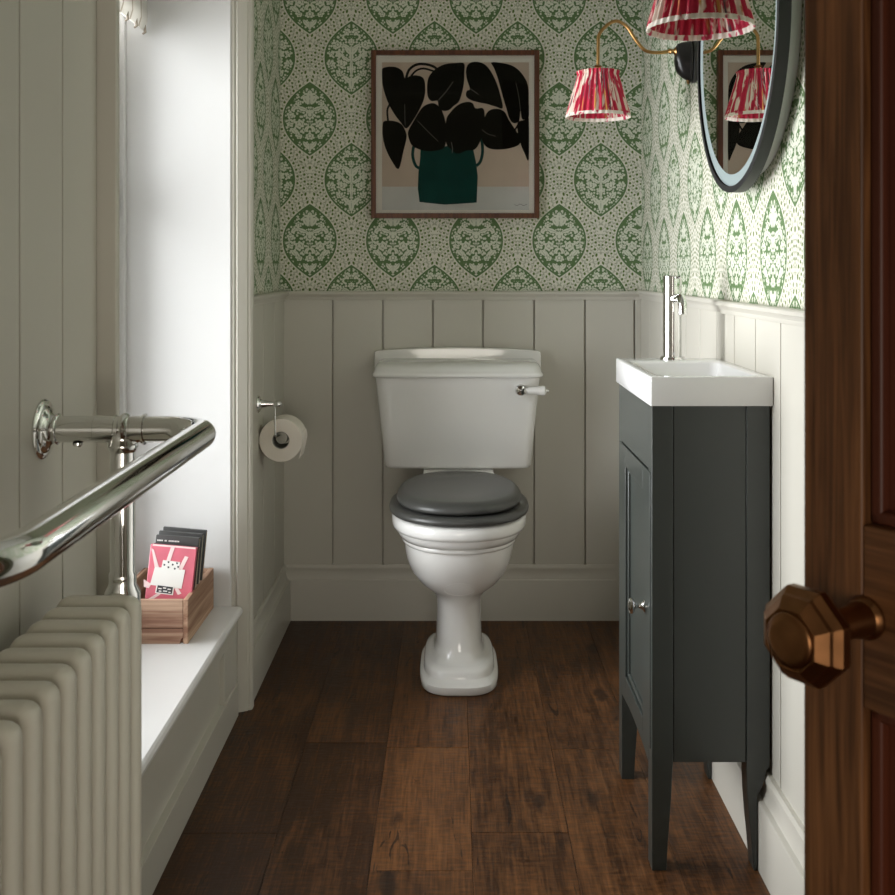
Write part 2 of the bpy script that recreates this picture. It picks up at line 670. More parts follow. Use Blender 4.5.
def boards(bm, j, s0, s1, face, back, z0, z1, fn, gw=0.0045, gd=0.008):
    """panelling between s0 and s1 with grooves at the joints j; face/back are the depths of front and back"""
    sg = 1 if face > back else -1
    pts = [(s0, back), (s0, face)]
    for x in sorted(j):
        pts += [(x - gw / 2, face), (x - gw / 2, face - sg * gd), (x + gw / 2, face - sg * gd), (x + gw / 2, face)]
    pts += [(s1, face), (s1, back)]
    prism(bm, pts, z0, z1, fn)
    return bm


fx = lambda p, q, a: (p, q, a)
fy = lambda p, q, a: (q, p, a)

wb = structure('wall_back', B(-0.95, 0.95, YB, YB + 0.12, 0, CH), PAPER_BACK, smooth=False)
bj = [(x - 453) * PB / 1092 for x in (333, 383, 433, 483, 534, 585, 635)]
obj('panelling', boards(bmesh.new(), bj[:-1] + [0.5415], XL, XR, PB, YB + 0.002, 0.10, DADO - 0.012, fx, gd=0.0110, gw=0.0052), PAINT, wb, smooth=False, bevel=0.0012)

lw = bmesh.new()
box(lw, -0.95, XL, W1 + 0.012, YB + 0.02, 0, CH, 0)
box(lw, -0.95, XL, 0.12, W0, 0, CH, 0)
box(lw, -0.95, XL, W0, W1 + 0.012, 2.16, CH, 0)
box(lw, -0.95, XL - 0.008, W0, W1 + 0.012, 0, SILL - 0.024, 0)
wl = structure('wall_left', lw, PAPER_LEFT, smooth=False)
lj_far = [d(PL * 1206 / (x - 453)) for x in (251.8, 263.5, 274.5)]
obj('panelling', boards(bmesh.new(), lj_far, W1 + 0.044, YB, PL, XL - 0.002, 0.10, DADO - 0.012, fy), PAINT, wl, smooth=False, bevel=0.0012)
lj = [d(1.404) + 0.1395 * k for k in range(-7, 2)]
obj('panelling', boards(bmesh.new(), lj, 0.12, d(1.707), PL, XL - 0.002, 0.0, CH, fy), PAINT, wl, smooth=False, bevel=0.0012)

rw = B(XR, 0.95, 1.0, YB + 0.02, 0, CH)
box(rw, 0.80, 0.95, 0.12, 1.0, 0, CH)
wr = structure('wall_right', rw, PAPER_RIGHT, smooth=False)
rj_far = [d(PR * 1206 / (x - 453)) for x in (716.6, 699.9, 686, 673, 661, 650)]
obj('panelling', boards(bmesh.new(), rj_far, YJ + .012, YB, PR, XR + 0.002, 0.10, DADO - 0.012, fy), PAINT, wr, smooth=False, bevel=0.0012)
XN = 0.5565
rj = [d(XN * 1206 / (x - 453)) for x in (780.7, 755.5, 734.3)]
rj = rj + [rj[0] - 0.150 * k for k in range(1, 6)]
obj('panelling', boards(bmesh.new(), rj, 1.0, YJ, XN, XR + 0.002, 0.10, DADO - 0.012, fy, gw=0.0035, gd=0.0035), PAINT, wr, smooth=False)

# hall behind the camera
structure('wall_hall_left', B(-1.5, -1.4, -1.7, 0.12, 0, CH), HALLP, smooth=False)
structure('wall_hall_right', B(1.4, 1.5, -1.7, 0.12, 0, CH), HALLP, smooth=False)
structure('wall_hall_back', B(-1.5, 1.5, -1.8, -1.7, 0, CH), HALLP, smooth=False)
fw = B(-1.5, XL - 0.0, 0.02, 0.12, 0, CH)
box(fw, 0.80, 1.5, 0.02, 0.12, 0, CH)
box(fw, XL, 0.80, 0.02, 0.12, 2.08, CH)
structure('wall_front', fw, HALLP, smooth=False)

# skirting boards: profile (projection from the paper plane, height)
SK = [(0, 0), (0.033, 0), (0.033, 0.118), (0.032, 0.1205), (0.024, 0.1225), (0.0225, 0.126), (0.0190, 0.138), (0.0180, 0.150), (0.0210, 0.153), (0.0205, 0.159), (0.0165, 0.1655), (0, 0.1655)]
xl_s, xr_s = XL, XR
structure('baseboard_back', prism(bmesh.new(), [(p if p == 0 else 0.0145 + (p - 0.0145) * 0.35, z) for p, z in SK], XL + 0.0, XR, lambda p, z, a: (a, YB - p, z)), TRIMP, sharp=25)
structure('baseboard_left', prism(bmesh.new(), SK, W1 + 0.044, YB - 0.004, lambda p, z, a: (xl_s + p, a, z)), TRIMP, sharp=25)
structure('baseboard_right', prism(bmesh.new(), SK, 1.02, YB - 0.004, lambda p, z, a: (xr_s - p, a, z)), TRIMP, sharp=25)

# dado rails, profile (projection from the paper plane, z below the top)
DR = [(0, 0), (0.028, 0), (0.031, -0.003), (0.030, -0.009), (0.024, -0.013), (0.020, -0.018), (0.0195, -0.021), (0.017, -0.026), (0, -0.026)]
structure('trim_1', prism(bmesh.new(), DR, XL, XR, lambda p, z, a: (a, YB - p, DADO + z)), TRIMP, sharp=25)
structure('trim_2', prism(bmesh.new(), DR, W1 + 0.040, YB, lambda p, z, a: (XL + p, a, DADO + z)), TRIMP, sharp=25)
structure('trim_3', prism(bmesh.new(), [(p * .55, z) for p, z in DR], YJ - 0.012, YB, lambda p, z, a: (XR - p, a, DADO + z + .003)), TRIMP, sharp=25)
structure('trim_4', prism(bmesh.new(), [(p * .81, z) for p, z in DR], 1.02, YJ + .012, lambda p, z, a: (XR - p, a, DADO + z + .002)), TRIMP, sharp=25)

# window casings: a moulded post each side of the recess and a head over it
cas = [(x_c, W1 + y_c) for x_c, y_c in ((-.528, .004), (-.516, .004), (-.5135, .009), (-.509, .005), (-.487, .016), (-.4855, .020), (-.481, .020),
                                       (-.4765, .026), (-.4765, .045), (-.528, .045))]
structure('trim_5', prism(bmesh.new(), cas, 0, 2.16, fx), TRIMP, smooth=False, bevel=0.001)
structure('trim_6', B(-0.519, -0.4765, d(1.708), W0 + 0.001, 0, 2.16), TRIMP, smooth=False, bevel=0.003)
structure('trim_7', B(-0.519, -0.4765, d(1.708), W1 + 0.03, 2.16, 2.24), TRIMP, smooth=False, bevel=0.003)

# the window: lining, frame with sash bars, glass and the deep sill
win = bpy.data.objects.new('window_1', None)
COL.objects.link(win)
win['kind'] = 'structure'
XO = -0.768
rv = bmesh.new()
box(rv, -0.93, -0.5225, W1, W1 + 0.012, SILL - 0.02, 2.16)
box(rv, -0.93, -0.5205, W0 - 0.004, W0 + 0.010, SILL - 0.02, 2.16)
box(rv, -0.93, -0.5205, W0, W1, 2.15, 2.162)
obj('window_lining', rv, WHITEP, win, bevel=0.003, smooth=False)
fr = bmesh.new()
box(fr, -0.802, XO, W1 - 0.020, W1 + 0.001, SILL, 2.15)
box(fr, -0.802, XO, W0 + 0.009, W0 + 0.045, SILL, 2.15)
box(fr, -0.802, XO, W0, W1, 2.10, 2.151)
box(fr, -0.802, XO, W0, W1, SILL, SILL + 0.045)
obj('window_frame', fr, WHITEP, win, bevel=0.003, smooth=False)
sa = bmesh.new()
ym = (W0 + W1) / 2
for (a, b_, z0, z1) in ((W0 + .045, W0 + .085, .30, 2.10), (W1 - .060, W1 - .020, .30, 2.10), (W0 + .045, W1 - .02, .30, .35), (W0 + .045, W1 - .02, 2.06, 2.10),
                        (W0 + .045, W1 - .02, 1.18, 1.23), (ym - .012, ym + .012, .35, 2.06)):
    box(sa, -0.800, -0.780, a, b_, z0, z1)
obj('sash', sa, WHITEP, win, smooth=False)
obj('window_glass', B(-0.792, -0.788, W0 + .05, W1 - .025, .31, 2.09), GLASS, win, smooth=False)
obj('window_sill', prism(bmesh.new(), [(-0.84, SILL), (-0.503, SILL), (-0.498, SILL - .003), (-0.495, SILL - .008), (-0.4955, SILL - .014), (-0.501, SILL - .019), (-0.503, SILL - .024), (-0.84, SILL - .024)],
                         W0 + 0.001, W1 - 0.0005, lambda p, q, a: (p, a, q)), SILLP, win, sharp=25)
# panelled front of the window seat
sp = bmesh.new()
sy0, sy1 = W0, W1 - 0.010
xa, xb = XL - 0.010, -0.507
box(sp, xa, xb, sy0, sy1, 0.196, SILL - 0.023)
box(sp, xa, xb, d(2.677), sy1, 0.079, 0.196)
box(sp, xa, xb, sy0, sy0 + 0.05, 0.079, 0.196)
box(sp, xa, -0.503, sy0, sy1, 0, 0.079)
box(sp, xa, xb - 0.011, sy0, sy1, 0.05, 0.22)
obj('seat_panel', sp, TRIMP, wl, smooth=False, bevel=0.0015)

# ================================================================== THE DOOR in the foreground
DS = 0.88 / 1206 * 1.0
LE = Vector((350 * 0.88 / 1206, d(0.88), 0))
DD = Vector((0.562, -0.827, 0)).normalized()
DN = Vector((-0.827, -0.562, 0)).normalized()
door = bpy.data.objects.new('door_1', None)
COL.objects.link(door)
door['kind'] = 'structure'
door.location = LE
ang = math.atan2(DD.y, DD.x)
door.rotation_euler = (0, 0, ang)      # local x along the door, local y = behind?
# local: x = along the door from the leading edge, -y or +y = room side
loc_n = Matrix.Rotation(-ang, 3, 'Z') @ DN
sgn = 1 if loc_n.y > 0 else -1
sw = 0.0495
T = 0.036


def dbox(bm, u0, u1, z0, z1, w0, w1):
    a, b_ = sgn * w0, sgn * w1
    box(bm, u0, u1, min(a, b_), max(a, b_), z0, z1)
    return bm


DH = 2.03
rz0, rz1 = 1.05 - 441.7 * (0.785 * 0.88 / 0.83) / 1206, 1.05 - 258 * (0.785 * 0.88 / 0.83) / 1206
obj('door_stile', dbox(bmesh.new(), 0, sw, 0.006, DH, -T, 0), DOORV, door, smooth=False, bevel=0.0025)
obj('door_stile', dbox(bmesh.new(), 0.66, 0.72, 0.006, DH, -T, 0), DOORV, door, smooth=False, bevel=0.0025)
for z0, z1 in ((0.006, 0.20), (rz0, rz1), (1.90, DH)):
    obj('door_rail', dbox(bmesh.new(), sw, 0.66, z0, z1, -T + 0.0005, -0.0008), DOORH, door, smooth=False, bevel=0.0015)
for z0, z1 in ((0.20, rz0), (rz1, 1.90)):
    bm = dbox(bmesh.new(), sw, 0.66, z0, z1, -T + 0.010, -0.016)
    obj('door_panel', bm, DOORP, door, smooth=False)
    bm = bmesh.new()
    for (u0, u1, a, b_) in ((sw, sw + 0.010, z0, z1), (0.65, 0.66, z0, z1), (sw, 0.66, z0, z0 + 0.010), (sw, 0.66, z1 - 0.010, z1)):
        dbox(bm, u0, u1, a, b_, -0.018, -0.008)
    obj('panel_moulding', bm, DOORP, door, smooth=False, bevel=0.003)

# knob
ky = d(0.88) * 0.78 / 0.83
kz = 1.05 - 352 * (0.78 * 0.88 / 0.83) / 1206
# foot of the knob: where the sight line through it meets the door face
r = 413 / 1092
u = (r * LE.y - LE.x) / (DD.x - r * DD.y)
kf = Vector((u, 0, kz))
kd = Vector((0, sgn, 0))
s = 1.06
ph = PI / 8
bm = lathe(bmesh.new(), [(0.0140 * s, 0), (0.0140 * s, 0.002), (0.0130 * s, 0.004), (0.0115 * s, 0.006)], kf, kd, 40)
kroot = obj('door_knob', bm, BRONZE, door, sharp=25)
bm = lathe(bmesh.new(), [(0.0115 * s, 0.004), (0.0118 * s, 0.010), (0.0100 * s, 0.020), (0.0105 * s, 0.054)], kf, kd, 40)
obj('knob_neck', bm, BRONZE, kroot, sharp=40)
q_ = 0.97 * s
hd = [(0.010, 0.0), (0.019, 0.002), (0.0305, 0.013), (0.0325, 0.017), (0.0325, 0.023), (0.0285, 0.028), (0.0275, 0.0305), (0.0215, 0.036), (0.0200, 0.0375), (0.0185, 0.0365)]
bm = lathe(bmesh.new(), [(a * q_, 0.044 + b_) for a, b_ in hd], kf, kd, 8, phase=ph)
obj('knob_head', bm, BRONZE, kroot, sharp=12, bevel=0.0010)
bm = lathe(bmesh.new(), [(0.0175 * q_, 0.078), (0.0175 * q_, 0.0812), (0.0165 * q_, 0.0828), (0.012 * q_, 0.0840), (0.0, 0.0843)], kf, kd, 32)
obj('knob_cap', bm, BRONZE, kroot, sharp=50)

# ================================================================== TOILET
TX = 0.0135
toilet = thing('toilet', 'white ceramic pedestal toilet with a dark grey seat against the panelled back wall', 'toilet', (TX, d(3.2), 0))


def T_(bm):
    bmesh.ops.translate(bm, verts=bm.verts, vec=(-TX, -d(3.2), 0))
    return bm


def k(y):
    return d(y)


px = TX + 0.002
pan = bmesh.new()
rs = [
    sell(px, .096, k(2.956), k(3.33), 0.000, 3.4), sell(px, .1005, k(2.949), k(3.33), 0.005, 3.4), sell(px, .1005, k(2.949), k(3.33), 0.022, 3.4),
    sell(px, .0985, k(2.965), k(3.33), 0.027, 3.4), sell(px, .0915, k(2.980), k(3.33), 0.029, 3.2), sell(px, .0905, k(2.982), k(3.33), 0.033, 3.2),
    sell(px, .0900, k(2.983), k(3.33), 0.044, 3.2), sell(px, .0860, k(2.992), k(3.33), 0.051, 3.2), sell(px, .0740, k(3.012), k(3.33), 0.0545, 3.0),
    sell(px, .0680, k(3.022), k(3.33), 0.0565, 2.8), sell(px, .0640, k(3.032), k(3.33), 0.064, 2.7),
    sell(px, .0605, k(3.042), k(3.33), 0.085, 2.5), sell(px, .0585, k(3.048), k(3.33), 0.150, 2.5), sell(px, .0595, k(3.045), k(3.33), 0.190, 2.5),
    sell(px, .067, k(3.030), k(3.33), 0.212, 2.4), sell(px, .082, k(3.005), k(3.335), 0.230, 2.4), sell(px, .106, k(2.972), k(3.34), 0.250, 2.3),
    sell(px, .126, k(2.943), k(3.345), 0.280, 2.3), sell(px, .137, k(2.923), k(3.35), 0.312, 2.3), sell(px, .142, k(2.910), k(3.355), 0.345, 2.3),
    sell(px, .1425, k(2.909), k(3.355), 0.358, 2.3), sell(px, .1475, k(2.901), k(3.355), 0.3595, 2.3), sell(px, .1495, k(2.898), k(3.355), 0.3645, 2.3),
    sell(px, .1485, k(2.899), k(3.355), 0.3705, 2.3), sell(px, .1475, k(2.901), k(3.355), 0.3720, 2.3), sell(px, .1545, k(2.888), k(3.36), 0.3735, 2.3), sell(px, .1600, k(2.882), k(3.36), 0.384, 2.3),
    sell(px, .1630, k(2.877), k(3.36), 0.3920, 2.3), sell(px, .1630, k(2.877), k(3.36), 0.3955, 2.3), sell(px, .1695, k(2.867), k(3.36), 0.3970, 2.3),
    sell(px, .1720, k(2.863), k(3.36), 0.405, 2.3), sell(px, .1720, k(2.863), k(3.36), 0.424, 2.3), sell(px, .167, k(2.870), k(3.36), 0.430, 2.3),
    sell(px, .130, k(2.915), k(3.25), 0.430, 2.2), sell(px, .122, k(2.925), k(3.24), 0.415, 2.2), sell(px, .080, k(2.99), k(3.20), 0.300, 2.1)]
rings(pan, rs)
from mathutils.bvhtree import BVHTree
pan_tree = BVHTree.FromBMesh(pan)
obj('toilet_pan', T_(pan), CERAMIC, toilet, sharp=60)
# rear deck that carries the cistern
obj('pan_deck', T_(rings(bmesh.new(), [sell(px, .060, k(3.20), YB - 0.04, 0.30, 6), sell(px, .085, k(3.20), YB - 0.04, 0.40, 6), sell(px, .0975, k(3.20), YB - 0.035, 0.44, 8), sell(px, .0975, k(3.20), YB - 0.035, 0.4820, 8)])), CERAMIC, toilet, sharp=50)
# maker's oval, faintly raised on the bowl front
ov = bmesh.new()
pth = []
for i in range(33):
    t = 2 * PI * i / 32
    zz = 0.258 + 0.021 * math.sin(t)
    xx = 0.038 * math.cos(t)
    hit = pan_tree.ray_cast(Vector((px + xx, 1.0, zz)), Vector((0, 1, 0)))[0]
    if hit:
        pth.append((hit.x, hit.y + 0.0002, hit.z))
tube(ov, pth, 0.0008, 6)
obj('oval_badge', T_(ov), CERAMIC, toilet)

# cistern
sx = TX
cr = [sell(sx, .199, k(3.408), YB - .014, .4825, 9), sell(sx, .2055, k(3.395), YB - .014, .4855, 9), sell(sx, .2085, k(3.390), YB - .014, .494, 9),
      sell(sx, .2185, k(3.378), YB - .014, .60, 9), sell(sx, .2285, k(3.365), YB - .014, .70, 9), sell(sx, .2325, k(3.360), YB - .014, .745, 9)]
obj('cistern', T_(rings(bmesh.new(), cr)), CERAMIC, toilet, sharp=50)
lr = [sell(sx, .228, k(3.368), YB - .014, .742, 12), sell(sx, .2365, k(3.348), YB - .014, .7445, 12), sell(sx, .2400, k(3.342), YB - .014, .749, 12),
      sell(sx, .2400, k(3.342), YB - .014, .7545, 12), sell(sx, .2365, k(3.350), YB - .014, .759, 12), sell(sx, .2345, k(3.354), YB - .014, .764, 12),
      sell(sx, .2325, k(3.360), YB - .014, .772, 12), sell(sx, .2280, k(3.376), YB - .014, .7805, 12), sell(sx, .2200, k(3.400), YB - .014, .7845, 12)]
cl = obj('cistern_lid', T_(rings(bmesh.new(), lr)), CERAMIC, toilet, sharp=60)
pts = [(-.2455, .755), (.2455, .755), (.2455, .790), (.2445, .803), (.2350, .8070)]
for i in range(1, 16):
    t = i / 16
    pts.append((.2350 - .47 * t, .8070 + .0095 * math.sin(PI * t)))
pts += [(-.2350, .8070), (-.2445, .803), (-.2455, .790)]
up = prism(bmesh.new(), [(sx + a, b_) for a, b_ in pts], k(3.545), YB - 0.012, lambda p, q, a: (p, a, q))
obj('lid_upstand', T_(up), CERAMIC, toilet, sharp=40, bevel=0.004, segs=3)

# seat ring and closed lid
sr = [sell(px, .1725, k(2.868), k(3.36), .4325, 2.25), sell(px, .178, k(2.858), k(3.36), .437, 2.25), sell(px, .179, k(2.856), k(3.36), .444, 2.25), sell(px, .1765, k(2.860), k(3.36), .4505, 2.25),
      sell(px, .168, k(2.868), k(3.33), .4535, 2.25), sell(px, .12, k(2.93), k(3.25), .4535, 2.2), sell(px, .115, k(2.94), k(3.24), .44, 2.2)]
obj('toilet_seat', T_(rings(bmesh.new(), sr)), SEATM, toilet, sharp=60)
ld_ = [sell(px, .150, k(2.895), k(3.368), .4560, 2.3), sell(px, .158, k(2.882), k(3.36), .4590, 2.3), sell(px, .1605, k(2.878), k(3.36), .4650, 2.3), sell(px, .159, k(2.881), k(3.36), .4730, 2.3),
       sell(px, .152, k(2.893), k(3.368), .4795, 2.3), sell(px, .144, k(2.908), k(3.366), .4830, 2.3), sell(px, .139, k(2.918), k(3.364), .4845, 2.3), sell(px, .08, k(2.99), k(3.25), .4855, 2.2)]
obj('seat_cover', T_(rings(bmesh.new(), ld_)), SEATM, toilet, sharp=60)
for sgx in (-1, 1):
    bm = lathe(bmesh.new(), [(.010, 0), (.010, .030), (.007, .034), (.0, .035)], (px + sgx * .07, k(3.372), .43), (0, 0, 1), 20)
    obj('seat_hinge', T_(bm), CHROME, toilet)

# flush lever
fx0 = (520.5 - 453) * 3.36 / 1206
fz0 = 1.05 - (389.8 - 268) * 3.36 / 1206
o3 = Vector((fx0, k(3.372), fz0))
bm = lathe(bmesh.new(), [(.0175, 0), (.0175, .004), (.014, .008), (.011, .016), (.015, .020), (.0165, .027), (.013, .034), (0, .037)], o3, (0, -1, 0), 28)
lev = obj('flush_lever', T_(bm), CHROME, toilet)
bm = lathe(bmesh.new(), [(.006, 0), (.006, .010), (.0085, .011), (.0105, .030), (.0135, .052), (.013, .058), (.007, .063), (0, .0635)], o3 + Vector((.008, -.026, 0)), (1, -.03, -.02), 24)
obj('lever_handle', T_(bm), CERAMIC, lev)
bm = lathe(bmesh.new(), [(.005, 0), (.0045, .004), (.0025, .008), (0, .009)], o3 + Vector((.069, -.028, -.0012)), (1, -.03, -.02), 20)
obj('lever_tip', T_(bm), CHROME, lev)
bm = lathe(bmesh.new(), [(.006, 0), (.006, .010)], o3 + Vector((.002, -.026, 0)), (1, 0, 0), 20)
obj('lever_collar', T_(bm), CHROME, lev)

# ================================================================== TOILET ROLL AND HOLDER
hY, hZ = 2.816, 1.05 - 136 * 2.816 / 1092
holder = thing('toilet_roll_holder', 'small chrome toilet roll holder fixed on the left wall panelling', 'toilet roll holder', (PL, hY, hZ))


def H_(bm):
    bmesh.ops.translate(bm, verts=bm.verts, vec=(-PL, -hY, -hZ))
    return bm


bm = lathe(bmesh.new(), [(.0225, 0), (.0225, .003), (.020, .006), (.014, .008), (.012, .011)], (PL, hY, hZ), (1, 0, 0), 32)
obj('wall_plate', H_(bm), CHROME, holder, sharp=25)
bm = lathe(bmesh.new(), [(.012, .006), (.0115, .012), (.007, .030), (.0055, .042), (.0085, .047), (.0095, .052), (.0085, .058), (.004, .062), (.0, .063)], (PL, hY, hZ), (1, 0, 0), 24)
obj('holder_arm', H_(bm), CHROME, holder)
rX, rZ = PL + .0572, 1.05 - (440.5 - 268) * 2.83 / 1092
ry0 = 2.832
spz = rZ + .012
xx = PL + .044
bm = lathe(bmesh.new(), [(.006, -.004), (.006, .004)], (xx, hY, hZ), (0, 0, -1), 16)
tube(bm, round_path([(xx, hY, hZ), (xx + .002, hY, spz), (rX, ry0 + .012, spz)], [0, .006, 0]), .0028, 12)
obj('hanger', H_(bm), CHROME, holder)
bm = lathe(bmesh.new(), [(.0, -.001), (.015, 0), (.0160, .004), (.0160, .078), (0, .079)], (rX + .001, ry0 + .010, rZ + .0045), (0, 1, 0), 24)
obj('spindle', H_(bm), simple('brushed_grey', (.32, .31, .27), .5, metal=.6), holder)
R0 = .0560
bm = bmesh.new()
prof = [(.0230, 0), (R0 - .001, 0), (R0, .0012), (R0, .0838), (R0 - .001, .085), (.0230, .085), (.0224, .084), (.0224, .001), (.0230, 0)]
lathe(bm, prof, (rX, ry0, rZ), (0, 1, 0), 64, cap0=False, cap1=False)
bmesh.ops.remove_doubles(bm, verts=bm.verts, dist=1e-6)
roll = obj('toilet_roll', bm, PAPERW)
roll['label'] = 'cream toilet paper roll hanging from the chrome holder on the left wall'
roll['category'] = 'toilet roll'
# loose end
pr = []
for i in range(9):
    t = i / 8
    a0 = 0.35 - 0.5 * min(t * 2, 1)
    if t <= .5:
        pr.append((rX + (R0 + .0006) * math.cos(a0), rZ + (R0 + .0006) * math.sin(a0)))
    else:
        q = (t - .5) * 2
        pr.append((rX + (R0 + .0008) * math.cos(-.15) - .0075 * q - .003 * q * q, rZ - (R0) * .15 - .040 * q))
bm = bmesh.new()
prism(bm, pr + [(a + .0012, b_) for a, b_ in pr[::-1]], ry0 + .001, ry0 + .084, lambda p, q, a: (p, a, q))
obj('loose_sheet', bm, PAPERW, roll)
bm = lathe(bmesh.new(), [(.0224, .002), (.0224, .083), (.0212, .083), (.0212, .002), (.0224, .002)], (rX, ry0, rZ), (0, 1, 0), 40, cap0=False, cap1=False)
bmesh.ops.remove_doubles(bm, verts=bm.verts, dist=1e-6)
obj('cardboard_core', bm, CARD, roll)

# ================================================================== PICTURE
SC = (YB - 0.026) / 1092
FY = YB - 0.026


def P(x, y):
    return ((x - 453) * SC, 1.05 - (y - 268) * SC)


picc = P(455, 134)
pic = thing('picture', 'square framed print of a teal vase with black leaves on the back wall', 'picture', (picc[0], YB, picc[1]))


def shift(bm, o):
    bmesh.ops.translate(bm, verts=bm.verts, vec=-Vector(o.location))
    return bm


x0, z1 = P(371, 50)
x1, z0 = P(539.5, 218)
fw_ = .0145
fb = bmesh.new()
for (a, b_, c, e) in ((x0, x0 + fw_, z0, z1), (x1 - fw_, x1, z0, z1), (x0 + fw_, x1 - fw_, z0, z0 + fw_), (x0 + fw_, x1 - fw_, z1 - fw_, z1)):
    box(fb, a, b_, FY, YB - 0.001, c, e)
obj('picture_frame', shift(fb, pic), FRAMEW, pic, smooth=False, bevel=0.0012)
MATB = simple('cream_mount', (0.74, 0.70, 0.62), 0.8, spec=.1)
obj('mount', shift(B(x0 + fw_, x1 - fw_, FY + .010, YB - 0.002, z0 + fw_, z1 - fw_), pic), MATB, pic, smooth=False)


def C(cx, cy):
    return P(360 + cx / 4.71, 40 + cy / 4.71)


ART_BG = simple('pink_beige_print', (0.56, 0.45, 0.355), 0.9, spec=.1, vary=0.18, bscale=7)
ART_TB = simple('pale_grey_print', (0.58, 0.57, 0.53), 0.9, spec=.1, vary=0.12, bscale=9)
ART_BK = simple('black_ink', (0.006, 0.006, 0.004), 0.9, spec=.05, vary=0.4, bscale=30)
ART_TL = simple('teal_ink', (0.006, 0.050, 0.043), 0.9, spec=.05, vary=0.45, bscale=18)
ART_LN = simple('pale_ink_line', (0.16, 0.15, 0.13), 0.7)


def flat(bm, outline, y0, y1):
    prism(bm, outline, y0, y1, lambda p, q, a: (p, a, q))
    return bm


ya = FY + .0085
(ax0, az1), (ax1, az0) = C(103, 103), C(797, 800)
_, aztab = C(0, 690)
art = obj('artwork', shift(B(ax0, ax1, ya, FY + .0105, az0, az1), pic), ART_BG, pic, smooth=False)
obj('table_shape', shift(B(ax0, ax1, ya - .0002, ya + .001, az0, aztab), pic), ART_TB, art, smooth=False)
LV = [
    [(103, 135), (130, 124), (170, 126), (200, 145), (212, 180), (235, 168), (270, 165), (300, 180), (308, 230), (300, 280), (278, 330), (245, 385), (217, 415), (190, 385), (160, 345), (130, 290), (108, 220), (103, 170)],
    [(115, 380), (160, 380), (195, 395), (215, 430), (219, 460), (205, 520), (182, 606), (150, 570), (120, 510), (106, 450), (106, 400)],
    [(490, 108), (492, 150), (490, 200), (480, 250), (465, 290), (440, 310), (420, 328), (390, 332), (370, 310), (365, 285), (335, 285), (318, 260), (316, 210), (325, 170), (355, 135), (400, 112), (450, 106)],
    [(500, 135), (515, 108), (545, 100), (580, 108), (610, 135), (640, 190), (660, 250), (673, 318), (640, 312), (600, 300), (560, 292), (520, 280), (500, 262), (503, 238), (518, 228), (503, 180)],
    [(620, 103), (680, 108), (730, 125), (770, 165), (793, 215), (796, 290), (796, 360), (765, 372), (757, 330), (750, 380), (725, 390), (705, 370), (690, 320), (672, 260), (650, 180), (632, 130)],
    [(255, 375), (290, 320), (320, 300), (355, 298), (385, 330), (402, 380), (405, 430), (400, 500), (360, 520), (300, 520), (250, 500), (232, 470), (226, 430)],
    [(405, 380), (425, 340), (460, 305), (500, 290), (530, 295), (545, 320), (580, 320), (588, 360), (580, 430), (565, 480), (540, 515), (500, 520), (460, 535), (430, 515), (405, 480)],
    [(595, 345), (640, 322), (680, 335), (700, 370), (725, 410), (750, 450), (752, 490), (700, 510), (640, 515), (600, 505), (580, 480), (572, 440)],
    [(745, 385), (775, 375), (796, 370), (796, 560), (775, 530), (755, 480), (742, 420)],
]
for L in LV:
    o2 = [C(min(max(p.x, 103), 797), p.y) for p in catmull([Vector((a, b_, 0)) for a, b_ in L], 4, True)]
    obj('leaf_shape', shift(flat(bmesh.new(), o2, ya - .0008, ya + .001), pic), ART_BK, art, smooth=False)
VS = [(285, 512), (400, 500), (520, 470), (535, 520), (548, 580), (555, 640), (553, 700), (550, 765), (480, 770), (400, 775), (330, 768), (280, 762), (272, 700), (275, 620), (283, 560)]
obj('vase_shape', shift(flat(bmesh.new(), [C(a, b_) for a, b_ in VS], ya - .0006, ya + .001), pic), ART_TL, art, smooth=False)


def ribbon(bm, pts, w, y0):
    q = catmull([Vector((a, b_, 0)) for a, b_ in pts], 6)
    L, R = [], []
    for i, p in enumerate(q):
        t = (q[min(i + 1, len(q) - 1)] - q[max(i - 1, 0)]).normalized()
        nn = Vector((-t.y, t.x, 0)) * w / 2
        L.append(C(p.x + nn.x, p.y + nn.y))
        R.append(C(p.x - nn.x, p.y - nn.y))
    flat(bm, L + R[::-1], y0, ya + .001)
    return bm


for pts_, w_, y_, nm_, mt_ in (
        ([(252, 500), (248, 545), (262, 590), (285, 605)], 14, .0005, 'vase_handle', ART_TL),
        ([(572, 455), (578, 520), (568, 570), (548, 592)], 14, .0005, 'vase_handle', ART_TL),
        ([(215, 185), (230, 140), (265, 114), (310, 112), (350, 125), (368, 145)], 12, .0005, 'stem_line', ART_BK),
        ([(240, 168), (265, 142), (300, 132), (350, 146)], 9, .0004, 'stem_line', ART_BK),
        ([(132, 384), (128, 330), (140, 300)], 9, .0004, 'stem_line', ART_BK),
        ([(750, 390), (735, 415), (728, 430)], 8, .0004, 'stem_line', ART_BK),
        ([(438, 195), (410, 235), (370, 282)], 3, .0012, 'vein_line', ART_LN),
        ([(210, 300), (211, 350), (212, 400)], 2, .0012, 'vein_line', ART_LN),
        ([(270, 378), (320, 430), (368, 476)], 2, .0012, 'vein_line', ART_LN),
        ([(735, 200), (748, 260), (757, 330)], 2, .0012, 'vein_line', ART_LN),
        ([(520, 228), (545, 245), (560, 255)], 3, .0012, 'vein_line', ART_LN),
        ([(575, 420), (600, 440), (640, 452)], 2, .0012, 'vein_line', ART_LN),
        ([(430, 480), (436, 510), (434, 530)], 3, .0012, 'vein_line', ART_LN),
        ([(728, 772), (740, 780), (755, 772), (770, 779), (788, 773)], 2, .0009, 'signature', ART_LN)):
    obj(nm_, shift(ribbon(bmesh.new(), pts_, w_, ya - y_), pic), mt_, art, smooth=False)
obj('picture_glass', shift(B(x0 + fw_, x1 - fw_, FY + .004, FY + .0055, z0 + fw_, z1 - fw_), pic), GLASS, pic, smooth=False)

